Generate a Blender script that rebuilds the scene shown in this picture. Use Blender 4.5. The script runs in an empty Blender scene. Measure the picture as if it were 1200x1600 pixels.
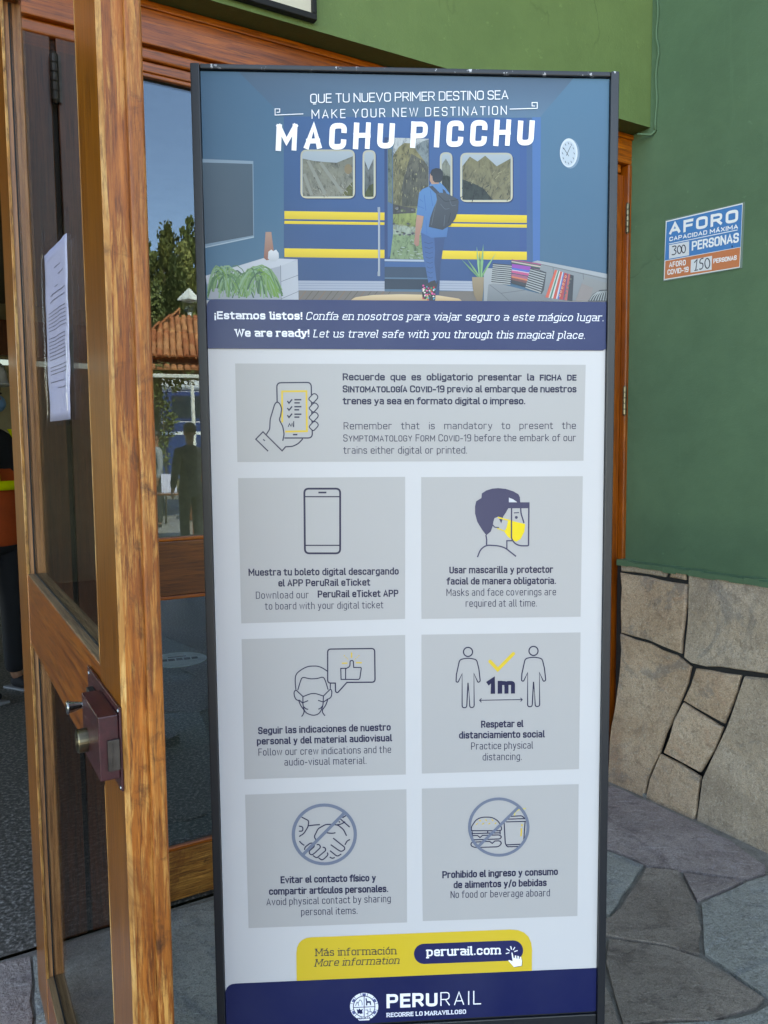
import bpy, bmesh, math, random
from mathutils import Vector, Matrix, noise
random.seed(7)
R = math.radians
scn = bpy.context.scene
# ---------------------------------------------------------------- camera, sky, sun, exposure
CAM_H = 1.4
RX = Vector((0.99995987, 0.00895874, 0.0)); RY = Vector((-0.00073273, 0.08178659, -0.9966496)); RZ = Vector((-0.00892873, 0.9966096, 0.08178987))
cam = bpy.data.cameras.new('camera'); camo = bpy.data.objects.new('camera', cam); scn.collection.objects.link(camo)
cam.sensor_fit = 'HORIZONTAL'; cam.sensor_width = 36; cam.lens = 36; cam.clip_start = 0.05; cam.clip_end = 3000
camo.matrix_world = Matrix(((RX.x, RX.y, RX.z, 0), (RY.x, RY.y, RY.z, 0), (RZ.x, RZ.y, RZ.z, CAM_H), (0, 0, 0, 1)))
scn.camera = camo
SUN_EL, SUN_AZ = 50.0, 120.0            # azimuth counted from +X: the sun stands behind the station building
world = bpy.data.worlds.new('World'); scn.world = world; world.use_nodes = True
wn = world.node_tree.nodes; wl = world.node_tree.links
sky = wn.new('ShaderNodeTexSky'); sky.sky_type = 'NISHITA'; sky.sun_disc = False
sky.sun_elevation = R(SUN_EL); sky.sun_rotation = R(90 - SUN_AZ); sky.altitude = 2800; sky.air_density = 1.0; sky.dust_density = 0.2; sky.ozone_density = 2.0
wl.new(sky.outputs[0], wn['Background'].inputs[0]); wn['Background'].inputs[1].default_value = 0.15
sun = bpy.data.lights.new('sun', 'SUN'); sun.energy = 3.6; sun.angle = R(0.5); sun.color = (1, 0.95, 0.87)
suno = bpy.data.objects.new('sun', sun); scn.collection.objects.link(suno)
suno.location = (0, 0, 12)
sd = Vector((math.cos(R(SUN_AZ)) * math.cos(R(SUN_EL)), math.sin(R(SUN_AZ)) * math.cos(R(SUN_EL)), math.sin(R(SUN_EL))))
suno.rotation_euler = sd.to_track_quat('Z', 'Y').to_euler()
scn.view_settings.view_transform = 'Standard'; scn.view_settings.look = 'None'
scn.view_settings.exposure = 3.08; scn.view_settings.gamma = 1
scn.view_settings.use_white_balance = True; scn.view_settings.white_balance_temperature = 10400; scn.view_settings.white_balance_tint = 10
scn.cycles.use_denoising = True; scn.cycles.max_bounces = 8; scn.cycles.transparent_max_bounces = 16
scn.cycles.sample_clamp_indirect = 6; scn.cycles.caustics_reflective = False

# ---------------------------------------------------------------- helpers
def ray(px, py):
    v = Vector(((px - 600) / 1200, (800 - py) / 1200, -1)); return Vector((RX.dot(v), RY.dot(v), RZ.dot(v)))
def hexc(h):
    h = h.lstrip('#'); return tuple(((c / 255) / 12.92 if c / 255 <= .04045 else ((c / 255 + .055) / 1.055) ** 2.4) for c in (int(h[i:i + 2], 16) for i in (0, 2, 4)))
class Frame:                                     # a vertical plane with its own axes: x along, y into, z up
    def __init__(s, ox, oy, deg): s.o = Vector((ox, oy, 0)); s.a = deg; s.u = Vector((math.cos(R(deg)), math.sin(R(deg)), 0)); s.n = Vector((-s.u.y, s.u.x, 0))
    def hit(s, px, py, y=0):                     # photo measurement -> (x, z) on the plane at depth y
        r = ray(px, py); c = Vector((0, 0, CAM_H)); t = (s.n.dot(s.o - c) + y) / s.n.dot(r); p = c + r * t - s.o
        return (p.dot(s.u), p.z)
    def w(s, x, y, z): return s.o + s.u * x + s.n * y + Vector((0, 0, z))
def ground(px, py, z=0):
    r = ray(px, py); t = (z - CAM_H) / r.z; return (r.x * t, r.y * t)
def link(o): scn.collection.objects.link(o); return o
def tag(o, label=None, cat=None, group=None, kind=None):
    for k, v in (('label', label), ('category', cat), ('group', group), ('kind', kind)):
        if v: o[k] = v
    return o
def thing(name, label, cat, loc=(0, 0, 0), rz=0, group=None, kind=None):
    o = link(bpy.data.objects.new(name, None)); o.location = loc; o.rotation_euler = (0, 0, R(rz)); o.empty_display_size = .1
    return tag(o, label, cat, group, kind)
def finish(name, bm, mats, parent=None, smooth=False, bevel=0, seg=2):
    me = bpy.data.meshes.new(name)
    bmesh.ops.recalc_face_normals(bm, faces=bm.faces); bm.to_mesh(me); bm.free()
    if not isinstance(mats, (list, tuple)): mats = [mats]
    for m in mats: me.materials.append(m)
    if smooth:
        for p in me.polygons: p.use_smooth = True
    o = link(bpy.data.objects.new(name, me)); o.parent = parent
    if bevel:
        b = o.modifiers.new('bevel', 'BEVEL'); b.width = bevel; b.segments = seg; b.limit_method = 'ANGLE'; b.angle_limit = R(35)
    return o
def addbox(bm, x0, x1, y0, y1, z0, z1, mi=0):
    vs = [bm.verts.new((x, y, z)) for x in (x0, x1) for y in (y0, y1) for z in (z0, z1)]
    for f in ((0, 1, 3, 2), (4, 6, 7, 5), (0, 4, 5, 1), (2, 3, 7, 6), (0, 2, 6, 4), (1, 5, 7, 3)):
        bm.faces.new([vs[i] for i in f]).material_index = mi
def box(name, x0, x1, y0, y1, z0, z1, m, parent=None, bevel=0.002, seg=2):
    bm = bmesh.new(); addbox(bm, x0, x1, y0, y1, z0, z1); return finish(name, bm, m, parent, bevel=bevel, seg=seg)
def addlathe(bm, prof, M, n=20, mi=0):           # prof: (radius, height) along local z of M
    rings = []
    for r_, h in prof: rings.append([bm.verts.new(M @ Vector((r_ * math.cos(2 * math.pi * k / n), r_ * math.sin(2 * math.pi * k / n), h))) for k in range(n)])
    for a, b in zip(rings, rings[1:]):
        for k in range(n): bm.faces.new((a[k], a[(k + 1) % n], b[(k + 1) % n], b[k])).material_index = mi
    bm.faces.new(rings[0][::-1]).material_index = mi; bm.faces.new(rings[-1]).material_index = mi
def addtube(bm, pts, rad, n=8):
    rings = []; pts = [Vector(p) for p in pts]
    for i, p in enumerate(pts):
        d = (pts[min(i + 1, len(pts) - 1)] - pts[max(i - 1, 0)]).normalized(); a = d.orthogonal().normalized() if i == 0 else (a - d * a.dot(d)).normalized(); b = d.cross(a)
        rr = rad[i] if isinstance(rad, (list, tuple)) else rad
        rings.append([bm.verts.new(p + (a * math.cos(2 * math.pi * k / n) + b * math.sin(2 * math.pi * k / n)) * rr) for k in range(n)])
    for a_, b_ in zip(rings, rings[1:]):
        for k in range(n): bm.faces.new((a_[k], a_[(k + 1) % n], b_[(k + 1) % n], b_[k]))
    bm.faces.new(rings[0][::-1]); bm.faces.new(rings[-1])

# ---------------------------------------------------------------- materials
class NT:
    def __init__(s, name):
        s.m = bpy.data.materials.new(name); s.m.use_nodes = True; s.t = s.m.node_tree; s.n = s.t.nodes; s.p = s.n['Principled BSDF']; s.out = s.n['Material Output']
    def add(s, typ, **kw):
        n = s.n.new(typ)
        for k, v in kw.items(): setattr(n, k, v)
        return n
    def l(s, a, b): s.t.links.new(a, b)
    def coord(s, scale=(1, 1, 1), rand=True, rot=(0, 0, 0)):
        tc = s.add('ShaderNodeTexCoord'); mp = s.add('ShaderNodeMapping'); mp.inputs['Scale'].default_value = scale; mp.inputs['Rotation'].default_value = rot
        if rand:
            oi = s.add('ShaderNodeObjectInfo'); mu = s.add('ShaderNodeMath', operation='MULTIPLY'); s.l(oi.outputs['Random'], mu.inputs[0]); mu.inputs[1].default_value = 7.3
            va = s.add('ShaderNodeVectorMath', operation='ADD'); s.l(tc.outputs['Object'], va.inputs[0]); s.l(mu.outputs[0], va.inputs[1]); s.l(va.outputs[0], mp.inputs['Vector'])
        else: s.l(tc.outputs['Object'], mp.inputs['Vector'])
        return mp.outputs[0]
    def noise(s, vec, scale, detail=6, rough=.6, dist=0):
        n = s.add('ShaderNodeTexNoise'); s.l(vec, n.inputs['Vector']); n.inputs['Scale'].default_value = scale; n.inputs['Detail'].default_value = detail
        n.inputs['Roughness'].default_value = rough; n.inputs['Distortion'].default_value = dist; return n.outputs['Fac']
    def ramp(s, fac, stops):
        r = s.add('ShaderNodeValToRGB'); s.l(fac, r.inputs[0]); e = r.color_ramp.elements
        while len(e) < len(stops): e.new(.5)
        for i, (p, c) in enumerate(stops): e[i].position = p; e[i].color = (c, c, c, 1) if isinstance(c, (int, float)) else (*c, 1)
        return r.outputs[0]
    def mix(s, fac, a, b, mode='MIX'):
        m = s.add('ShaderNodeMix', data_type='RGBA', blend_type=mode)
        for v, i in ((fac, 0), (a, 6), (b, 7)):
            if isinstance(v, bpy.types.NodeSocket): s.l(v, m.inputs[i])
            elif i == 0: m.inputs[0].default_value = v
            else: m.inputs[i].default_value = (*v, 1) if len(v) == 3 else v
        return m.outputs[2]
    def bump(s, h, strength=.3, dist=.002, prev=None):
        b = s.add('ShaderNodeBump'); s.l(h, b.inputs['Height']); b.inputs['Strength'].default_value = strength; b.inputs['Distance'].default_value = dist
        if prev: s.l(prev, b.inputs['Normal'])
        return b.outputs[0]
    def done(s, col=None, rough=.5, normal=None, **kw):
        if isinstance(col, bpy.types.NodeSocket): s.l(col, s.p.inputs['Base Color'])
        elif col: s.p.inputs['Base Color'].default_value = (*col, 1)
        if isinstance(rough, bpy.types.NodeSocket): s.l(rough, s.p.inputs['Roughness'])
        else: s.p.inputs['Roughness'].default_value = rough
        if normal: s.l(normal, s.p.inputs['Normal'])
        for k, v in kw.items(): s.p.inputs[k.replace('_', ' ')].default_value = v
        return s.m
def plain(name, h, rough=.5, metal=0, var=.15, scale=8, bump=.1, coat=0):
    t = NT(name); c = t.coord(); nz = t.noise(c, scale); b = hexc(h)
    col = t.mix(t.ramp(nz, [(.3, 0), (.7, 1)]), tuple(v * (1 - var) for v in b), tuple(min(1, v * (1 + var)) for v in b))
    return t.done(col, rough, t.bump(t.noise(c, scale * 12), bump, .001), Metallic=metal, Coat_Weight=coat)
def wood(name, dark, mid, light, axis='z', rough=.35, worn=0.0, coat=.25, grain=1.0, tone=(1.3, .95, .42)):
    def hexc(h, f=globals()['hexc']): return tuple(min(.85, v * k) for v, k in zip(f(h), tone))
    t = NT(name); a, b = 62 * grain, (4.2 if worn else 2.2)
    sc = {'z': (a, a, b), 'x': (b, a, a), 'y': (a, b, a)}[axis]
    c = t.coord(sc); c2 = t.coord(tuple(v * (5 if v > 2 else 3.5) for v in sc)); c3 = t.coord((3, 3, 3)); c4 = t.coord({'z': (14, 14, 4.5), 'x': (4.5, 14, 14), 'y': (14, 4.5, 14)}[axis])
    g = t.noise(c, 1, 8, .62, 1.2); fine = t.noise(c2, 1, 4, .7); big = t.noise(c3, 1, 3)
    col = t.ramp(g, [(.25, hexc(dark)), (.48, hexc(mid)), (.72, hexc(light))])
    col = t.mix(t.ramp(fine, [(.34, .8), (.52, 0)]), col, tuple(v * .4 for v in hexc(dark)))
    col = t.mix(t.ramp(big, [(.35, .45), (.6, 0)]), col, hexc(dark))
    kn = t.add('ShaderNodeTexVoronoi'); t.l(c4, kn.inputs['Vector']); kn.inputs['Scale'].default_value = .22
    col = t.mix(t.ramp(kn.outputs['Distance'], [(.03, .85), (.1, 0)]), col, tuple(v * .22 for v in hexc(dark)))
    h = fine
    if worn:
        w1 = t.noise(c, 2.3, 8, .75, .4); w2 = t.noise(c3, 2.2, 4, .6)
        wm = t.add('ShaderNodeMath', operation='MULTIPLY'); t.l(t.ramp(w1, [(.5, 0), (.62, 1)]), wm.inputs[0]); t.l(t.ramp(w2, [(.5 - worn * .3, 0), (.62, 1)]), wm.inputs[1])
        col = t.mix(wm.outputs[0], col, hexc('#b99468'))
        s2_ = t.noise(c3, 1.6, 6, .75, 1.5); col = t.mix(t.ramp(s2_, [(.5, 0), (.66, .6)]), col, hexc('#5e3216'))
        st = t.noise(c3, 5.5, 5, .7, .6); col = t.mix(t.ramp(st, [(.56, 0), (.7, .85)]), col, hexc('#38200f'))
    n = t.bump(h, .35 if worn else .18, .0012, t.bump(g, .25, .002))
    return t.done(col, rough, n, Coat_Weight=coat, Coat_Roughness=.18)
M = {}
M['wood_z'] = wood('varnished_wood_upright', '#57290c', '#8d4d18', '#a9662a', 'z')
M['wood_x'] = wood('varnished_wood_level', '#57290c', '#8d4d18', '#a9662a', 'x', tone=(1.6, 1.22, .4), grain=.7)
M['stile_z'] = wood('golden_wood_upright', '#5c3412', '#80501f', '#915f2a', 'z', rough=.3, grain=.8, tone=(1.2, .95, .3))
M['rail_x'] = wood('golden_wood_level', '#4e260c', '#7c4719', '#93602c', 'x', rough=.32, grain=.8)
M['reveal_z'] = wood('pinkish_wood_upright', '#80573b', '#a87c59', '#bd9670', 'z', rough=.4, grain=.7, tone=(1.3, 1.1, .95))
M['reveal_x'] = wood('dusty_wood_level', '#5a4230', '#7c6550', '#90795f', 'x', rough=.6, grain=.7, tone=(1.2, 1.1, .9), coat=0)
M['worn_z'] = wood('weathered_wood_upright', '#5e3213', '#935a29', '#b57b42', 'z', rough=.5, worn=.95, coat=.05, tone=(1.35, 1.04, .58))
M['edge_z'] = wood('bleached_wood_edge', '#6a3c18', '#a87a48', '#dcc09a', 'z', rough=.6, worn=.6, coat=0, tone=(1.25, 1.08, .75), grain=.5)
M['dark_z'] = wood('dark_brown_wood', '#3a2418', '#533625', '#6a4a35', 'z', rough=.4, tone=(1.7, 1.12, .8))
M['worn_x'] = wood('scuffed_wood_level', '#5e3b1c', '#8a6234', '#a17f52', 'x', rough=.6, worn=.7, coat=0)
M['brown_x'] = wood('brown_wood_level', '#4a2a18', '#6f4426', '#835733', 'x', rough=.4)

def glass(name, ior=1.75, tint=(.86, .9, .88), cap=1.0, gr=0.0):
    t = NT(name); t.n.remove(t.p); f = t.add('ShaderNodeFresnel'); f.inputs['IOR'].default_value = ior
    tr = t.add('ShaderNodeBsdfTransparent'); tr.inputs[0].default_value = (*tint, 1); gl = t.add('ShaderNodeBsdfGlossy'); gl.inputs['Roughness'].default_value = gr
    c = t.coord((1, 1, 1)); b = t.bump(t.noise(c, 2.2, 1), .05, .004); t.l(b, gl.inputs['Normal'])
    mn = t.add('ShaderNodeMath', operation='MINIMUM'); t.l(f.outputs[0], mn.inputs[0]); mn.inputs[1].default_value = cap; mx = t.add('ShaderNodeMixShader'); t.l(mn.outputs[0], mx.inputs[0]); t.l(tr.outputs[0], mx.inputs[1]); t.l(gl.outputs[0], mx.inputs[2]); t.l(mx.outputs[0], t.out.inputs[0]); return t.m
M['glass'] = glass('window_glass', 1.72, (.84, .9, .88), .5)
for n_ in M['glass'].node_tree.nodes:
    if n_.type == 'BSDF_GLOSSY': n_.inputs['Color'].default_value = (.62, .8, 1, 1); M['glass_leaf'] = glass('door_glass', 1.5, (.93, .92, .9), .2)
M['plastic'] = glass('clear_plastic_sleeve', 1.35, (.95, .95, .98), .07, .12)

def plaster(name, h, h2):
    t = NT(name); c = t.coord(rand=False); a = t.noise(c, 1.7, 5, .6, .4); b = t.noise(c, 9, 6, .65); d = t.noise(c, 160, 3, .6)
    col = t.mix(t.ramp(a, [(.35, 0), (.68, 1)]), hexc(h), hexc(h2)); col = t.mix(t.ramp(b, [(.4, .18), (.58, 0)]), col, tuple(v * .7 for v in hexc(h)))
    sp = t.noise(c, 26, 5, .7); col = t.mix(t.ramp(sp, [(.64, 0), (.72, .45)]), col, tuple(min(1, v * 1.5) for v in hexc(h2)))
    cs = t.coord((14, 14, 1.3), rand=False); s_ = t.noise(cs, 1, 4, .7); col = t.mix(t.ramp(s_, [(.62, 0), (.78, .22)]), col, tuple(min(1, v * 1.6) for v in hexc(h2)))
    vc = t.add('ShaderNodeTexVoronoi', feature='DISTANCE_TO_EDGE'); cv = t.coord((1, 1, .7), rand=False); nv_ = t.add('ShaderNodeTexNoise'); nv_.inputs['Scale'].default_value = 3; nv_.inputs['Detail'].default_value = 6; t.l(cv, nv_.inputs['Vector'])
    cm = t.mix(.35, cv, nv_.outputs['Color']); t.l(cm, vc.inputs['Vector']); vc.inputs['Scale'].default_value = 1.6; gate = t.add('ShaderNodeMath', operation='MULTIPLY'); t.l(t.ramp(vc.outputs['Distance'], [(.0, 1), (.006, 0)]), gate.inputs[0]); t.l(t.ramp(a, [(.5, 0), (.6, .5)]), gate.inputs[1]); col = t.mix(gate.outputs[0], col, tuple(v * .35 for v in hexc(h)))
    return t.done(col, .62, t.bump(d, .35, .0018, t.bump(b, .5, .006)), Specular_IOR_Level=.35)
M['plaster'] = plaster('green_plaster', '#4b6a50', '#557659'); M['plaster_beam'] = plaster('bounce_lit_plaster', '#627a49', '#6c834f'); M['soffit'] = plaster('shaded_green_soffit', '#525e34', '#58643a')  # beam: warm bounce light in its colour; soffit: underside shade in its colour

def stonemat(name, c1, c2, c3, scale=6, b1=.5, rough=.85, veins=None):
    t = NT(name); c = t.coord(); a = t.noise(c, scale, 8, .62, .8); b = t.noise(c, scale * 9, 6, .7); g = t.noise(c, scale * 34, 3, .6)
    col = t.ramp(a, [(.3, hexc(c1)), (.5, hexc(c2)), (.7, hexc(c3))])
    vo = t.add('ShaderNodeTexVoronoi'); t.l(c, vo.inputs['Vector']); vo.inputs['Scale'].default_value = scale * 26; col = t.mix(t.ramp(vo.outputs['Distance'], [(.0, .28), (.45, 0)]), col, tuple(v * .45 for v in hexc(c1)))
    cw = t.noise(c, scale * .45, 4, .6, 1.5); col = t.mix(t.ramp(cw, [(.52, 0), (.66, .38)]), col, tuple(v * .62 for v in hexc(c1)))
    col = t.mix(t.ramp(b, [(.34, .5), (.48, 0)]), col, tuple(v * .5 for v in hexc(c1))); col = t.mix(t.ramp(g, [(.6, 0), (.72, .4)]), col, tuple(min(1, v * 1.5) for v in hexc(c3)))
    oi = t.add('ShaderNodeObjectInfo'); col = t.mix(t.ramp(oi.outputs['Random'], [(0, .0), (1, .25)]), col, hexc(c1))
    if veins:
        pc_ = t.noise(c, scale * .9, 6, .7, 2.2); col = t.mix(t.ramp(pc_, [(.54, 0), (.62, .6)]), col, hexc(veins[0])); pd_ = t.noise(c, scale * 1.7, 7, .75, 1.2); col = t.mix(t.ramp(pd_, [(.56, 0), (.66, .65)]), col, hexc(veins[1]))
        sk = t.coord((scale * 3, scale * 16, scale * 5), rot=(.3, .5, .7)); ps_ = t.noise(sk, 1, 6, .75, .5); col = t.mix(t.ramp(ps_, [(.58, 0), (.68, .6)]), col, hexc(veins[2]))
    g3 = t.noise(c, scale * 75, 4, .75); col = t.mix(t.ramp(g3, [(.38, .6), (.5, 0)]), col, tuple(v * .42 for v in hexc(c1)))
    g4 = t.noise(c, scale * 40, 5, .8, .5); col = t.mix(t.ramp(g4, [(.56, 0), (.66, .5)]), col, tuple(min(.75, v * 1.5) for v in hexc(c3)))
    return t.done(col, rough, t.bump(g3, min(1, b1 * 1.3), .003, t.bump(g, b1, .006, t.bump(b, min(1, b1 * 1.4), .014, t.bump(a, b1, .02)))), Specular_IOR_Level=.25)
M['stone'] = stonemat('wall_stone', b1=.75, c1='#b5987f', c2='#cfb297', c3='#dcc5ad', scale=3.2, veins=('#8c8580', '#c8a084', '#8a6f5c'))
M['stone_grey'] = stonemat('grey_wall_stone', '#ac9a88', '#c6b39e', '#d4c3b0', 3.6, .75, veins=('#85837f', '#cdb49a', '#8f7f70'))
M['flag'] = stonemat('purple_grey_flagstone', '#938683', '#b0a29e', '#c4b7b2', 3, 1, .5, ('#6b5f63', '#b9aeb0', '#d6cfcd'))
M['flag_brown'] = stonemat('brown_grey_flagstone', '#8a7e74', '#a69a8f', '#bbaea2', 4, 1, .5, ('#655c58', '#a8978a', '#c2b8ae'))
M['flag_blue'] = stonemat('blue_grey_flagstone', '#989992', '#b3b4ac', '#c3c4bc', 3, .9, .55, ('#7d858a', '#b5bcbc', '#6a6f72'))
M['mortar'] = stonemat('pale_mortar', '#8c877e', '#a8a39a', '#b5afa5', 20, .5)
M['black_joint'] = plain('black_joint_paint', '#15161a', .6, var=.3, scale=30, bump=.4)
t = NT('frame_paint'); c = t.coord(rand=False); tc = t.add('ShaderNodeTexCoord'); sx = t.add('ShaderNodeSeparateXYZ'); t.l(tc.outputs['Object'], sx.inputs[0])
up = t.add('ShaderNodeMapRange'); t.l(sx.outputs['Z'], up.inputs[0]); CHIP = up
chip = t.noise(c, 60, 5, .7); am = t.add('ShaderNodeMath', operation='MULTIPLY'); t.l(up.outputs[0], am.inputs[0]); t.l(t.ramp(chip, [(.6, 0), (.63, 1)]), am.inputs[1])
col = t.mix(am.outputs[0], hexc('#181b20'), hexc('#d5d8dc')); M['frame'] = t.done(col, .36, t.bump(t.noise(c, 300), .1, .0005), Specular_IOR_Level=.6)
M['black'] = plain('black_gap', '#0b0a0a', .7, var=.2)
t = NT('printed_vinyl'); at = t.add('ShaderNodeVertexColor', layer_name='Col'); c = t.coord(rand=False); g = t.noise(c, 5, 5, .6)
col = t.mix(t.ramp(g, [(.3, .06), (.7, 0)]), at.outputs[0], hexc('#8a8f9a')); M['print'] = t.done(col, .3, t.bump(t.noise(c, 2.2, 2), .15, .006), Specular_IOR_Level=.34)
t = NT('printed_scenery'); at = t.add('ShaderNodeVertexColor', layer_name='Col'); c = t.coord((150, 150, 70), rand=False); g = t.noise(c, 1, 6, .72, .6); c2 = t.coord((25, 25, 25), rand=False); g2 = t.noise(c2, 1, 4, .6, 1)
col = t.mix(t.ramp(g, [(.36, 1), (.52, 0)]), at.outputs[0], t.mix(1, at.outputs[0], (.3, .32, .33), 'MULTIPLY')); col = t.mix(t.ramp(g2, [(.5, 0), (.7, .5)]), col, t.mix(1, at.outputs[0], (1.7, 1.65, 1.5), 'MULTIPLY'))
M['scene_print'] = t.done(col, .3, Specular_IOR_Level=.34)
M['brass'] = plain('aged_brass', '#6f6552', .32, 1, .3, 30); M['steel'] = plain('brushed_steel', '#9a9a98', .25, 1, .2, 60); M['maroon'] = plain('maroon_lock_enamel', '#3c1118', .35, 0, .45, 60, .5, .2)
M['rust'] = plain('dull_steel', '#55504c', .5, .8, .4, 40)
M['paper'] = plain('white_paper', '#aeb2c9', .6, 0, .03, 5, .05); M['ink'] = plain('grey_ink', '#3c3f4c', .6, 0, .1)

# ---------------------------------------------------------------- ground
FA = Frame(-.66, 2.245, 30)                      # line of the glazed door front
WR = Frame(1.023, 3.19, -57)                     # green side wall (plaster face)
LF = Frame(-.383 - 1.04 * math.cos(R(-59.5)), .997 - 1.04 * math.sin(R(-59.5)), -59.5)   # open door leaf, hinge end
def sheet(name, pts, z, m, kind='structure', parent=None):
    bm = bmesh.new(); bm.faces.new([bm.verts.new((x, y, z)) for x, y in pts]); return tag(finish(name, bm, m, parent), kind=kind)
t = NT('concrete_platform'); c = t.coord(rand=False); a = t.noise(c, .6, 6); b = t.noise(c, 30, 4)
br = t.add('ShaderNodeTexBrick'); t.l(c, br.inputs['Vector']); br.inputs['Scale'].default_value = 1.6; br.offset = 0; br.inputs['Mortar Size'].default_value = .012; br.inputs['Color1'].default_value = (.3, .29, .27, 1); br.inputs['Color2'].default_value = (.26, .25, .24, 1); br.inputs['Mortar'].default_value = (.1, .1, .1, 1)
M['platform'] = t.done(t.mix(t.ramp(a, [(.3, 0), (.7, .5)]), br.outputs[0], (.2, .2, .19)), .3, t.bump(b, .2, .003))
M['dirt'] = stonemat('dry_ground', '#5c5340', '#6e6549', '#7c7356', .3)
sheet('ground', [(-900, -900), (900, -900), (900, 900), (-900, 900)], -.08, M['dirt'])
def fpts(l, fr=FA): return [tuple(fr.w(x, y, 0)[:2]) for x, y in l]
sheet('platform', fpts([(-16, -24), (24, -24), (24, -3.6), (-16, -3.6)]), -.02, M['platform'])
pav = thing('pavement', None, None, kind='structure')
bm = bmesh.new(); bm.faces.new([bm.verts.new((*p, -.009)) for p in fpts([(-6, -3.61), (6, -3.61), (6, .02), (-6, .02)])]); finish('mortar_bed', bm, M['mortar'], pav)
def shrink(poly, d):                              # move a polygon's edges inward
    n = len(poly); out = []; area = sum(poly[i][0] * poly[(i + 1) % n][1] - poly[(i + 1) % n][0] * poly[i][1] for i in range(n)); sg = 1 if area > 0 else -1
    for i in range(n):
        p0, p1, p2 = (Vector(poly[i - 1]), Vector(poly[i]), Vector(poly[(i + 1) % n])); e1 = (p1 - p0).normalized(); e2 = (p2 - p1).normalized()
        n1 = Vector((-e1.y, e1.x)) * sg; n2 = Vector((-e2.y, e2.x)) * sg; b = n1 + n2
        if b.length < .2: b = n1
        b.normalize(); k = max(b.dot(n1), .5); out.append(tuple(p1 + b * (d / k)))
    return out
def rough_edge(poly, step=.06, amp=.004):
    out = []
    for i, p in enumerate(poly):
        q = poly[(i + 1) % len(poly)]; L = math.dist(p, q); k = max(1, int(L / step))
        for j in range(k):
            x = p[0] + (q[0] - p[0]) * j / k; y = p[1] + (q[1] - p[1]) * j / k
            out.append((x + random.uniform(-amp, amp), y + random.uniform(-amp, amp)))
    return out
def slab(name, poly, m, parent, to3d, th=.02, ch=.004, bulge=.003, gap=.004, sub=2, amp=.003):
    """one stone: polygon outline, chamfered rim, face slightly uneven; to3d(x, y, height)"""
    poly = rough_edge(shrink(poly, gap), .06, amp); inner = shrink(poly, ch * 1.2); bm = bmesh.new()
    a = [bm.verts.new((*p, -th)) for p in poly]; b = [bm.verts.new((*p, -ch)) for p in poly]; c = [bm.verts.new((*p, 0)) for p in inner]; n = len(poly)
    for i in range(n):
        j = (i + 1) % n; bm.faces.new((a[i], a[j], b[j], b[i])); bm.faces.new((b[i], b[j], c[j], c[i]))
    f = bm.faces.new(c); tr = bmesh.ops.triangulate(bm, faces=[f])['faces']
    rim = set(c)
    for _ in range(sub):
        es = list({e for g in tr for e in g.edges if e.calc_length() > .09 and not (e.verts[0] in rim and e.verts[1] in rim and len([q for q in e.link_faces if q in set(tr)]) < 2)})
        if not es: break
        r = bmesh.ops.subdivide_edges(bm, edges=es, cuts=1); tr = [g for g in bm.faces if all(abs(v.co.z) < .003 for v in g.verts)]
        bmesh.ops.triangulate(bm, faces=[g for g in tr if len(g.verts) > 3]); tr = [g for g in bm.faces if all(abs(v.co.z) < .003 for v in g.verts)]
    off = random.uniform(0, 50)
    for v in bm.verts:
        if abs(v.co.z) < .003 and v not in rim: v.co.z = bulge * (.6 + 1.6 * noise.noise(Vector((v.co.x * 5 + off, v.co.y * 5, off))))
    for v in bm.verts: v.co = to3d(v.co.x, v.co.y, v.co.z)
    return finish(name, bm, m, parent, smooth=False)
def CR(pts): return [(920 + .469 * x, 850 + .469 * y) for x, y in pts]
flags = [([(-110, 875), (75, 803), (210, 865), (374, 940), (480, 992), (588, 1070), (590, 1092), (530, 1115), (400, 1100), (300, 1086), (190, 1070), (62, 1012), (-60, 960)], 'flag'),
 ([(62, 1020), (188, 1075), (65, 1240), (-60, 1150), (-150, 1000), (-80, 965)], 'flag_blue'),
 ([(195, 1078), (300, 1090), (330, 1150), (362, 1200), (378, 1370), (250, 1335), (62, 1305), (-20, 1280), (70, 1245)], 'flag_brown'),
 ([(305, 1092), (400, 1105), (525, 1120), (450, 1152), (362, 1188), (335, 1145)], 'flag'),
 ([(598, 1098), (760, 1200), (900, 1600), (597, 1508), (500, 1445), (383, 1367), (368, 1200), (455, 1156), (535, 1122)], 'flag_blue'),
 ([(62, 1315), (250, 1343), (378, 1378), (500, 1452), (597, 1515), (560, 1548), (400, 1588), (110, 1600), (75, 1500), (50, 1400)], 'flag_brown'),
 ([(400, 1594), (560, 1554), (620, 1522), (900, 1620), (900, 1800), (200, 1800), (118, 1608)], 'flag_blue'),
 ([(48, 1315), (44, 1400), (70, 1505), (110, 1612), (190, 1800), (-100, 1800), (-100, 1290)], 'flag_brown'),
 ([(593, 1068), (800, 1190), (790, 1210), (605, 1096)], 'flag')]
def inpoly(p, poly):
    c = False
    for i in range(len(poly)):
        a, b = poly[i - 1], poly[i]
        if (a[1] > p[1]) != (b[1] > p[1]) and p[0] < (b[0] - a[0]) * (p[1] - a[1]) / (b[1] - a[1]) + a[0]: c = not c
    return c
W3 = lambda x, y, h: Vector((x, y, h))
traced = []
for pts, m in flags:
    g = [ground(*p) for p in CR(pts)]; traced.append(g)
    slab('flagstone', g, M[m], pav, W3, .012, .0025, .003, .004, 3, .007)
def clip(poly, px, py, nx, ny):                   # keep the side where (p - P).n < 0
    out = []
    for i in range(len(poly)):
        a, b = poly[i - 1], poly[i]; da = (a[0] - px) * nx + (a[1] - py) * ny; db = (b[0] - px) * nx + (b[1] - py) * ny
        if (da < 0) != (db < 0): s_ = da / (da - db); out.append((a[0] + (b[0] - a[0]) * s_, a[1] + (b[1] - a[1]) * s_))
        if db < 0: out.append(b)
    return out
rs = random.Random(11); seeds = []
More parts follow.
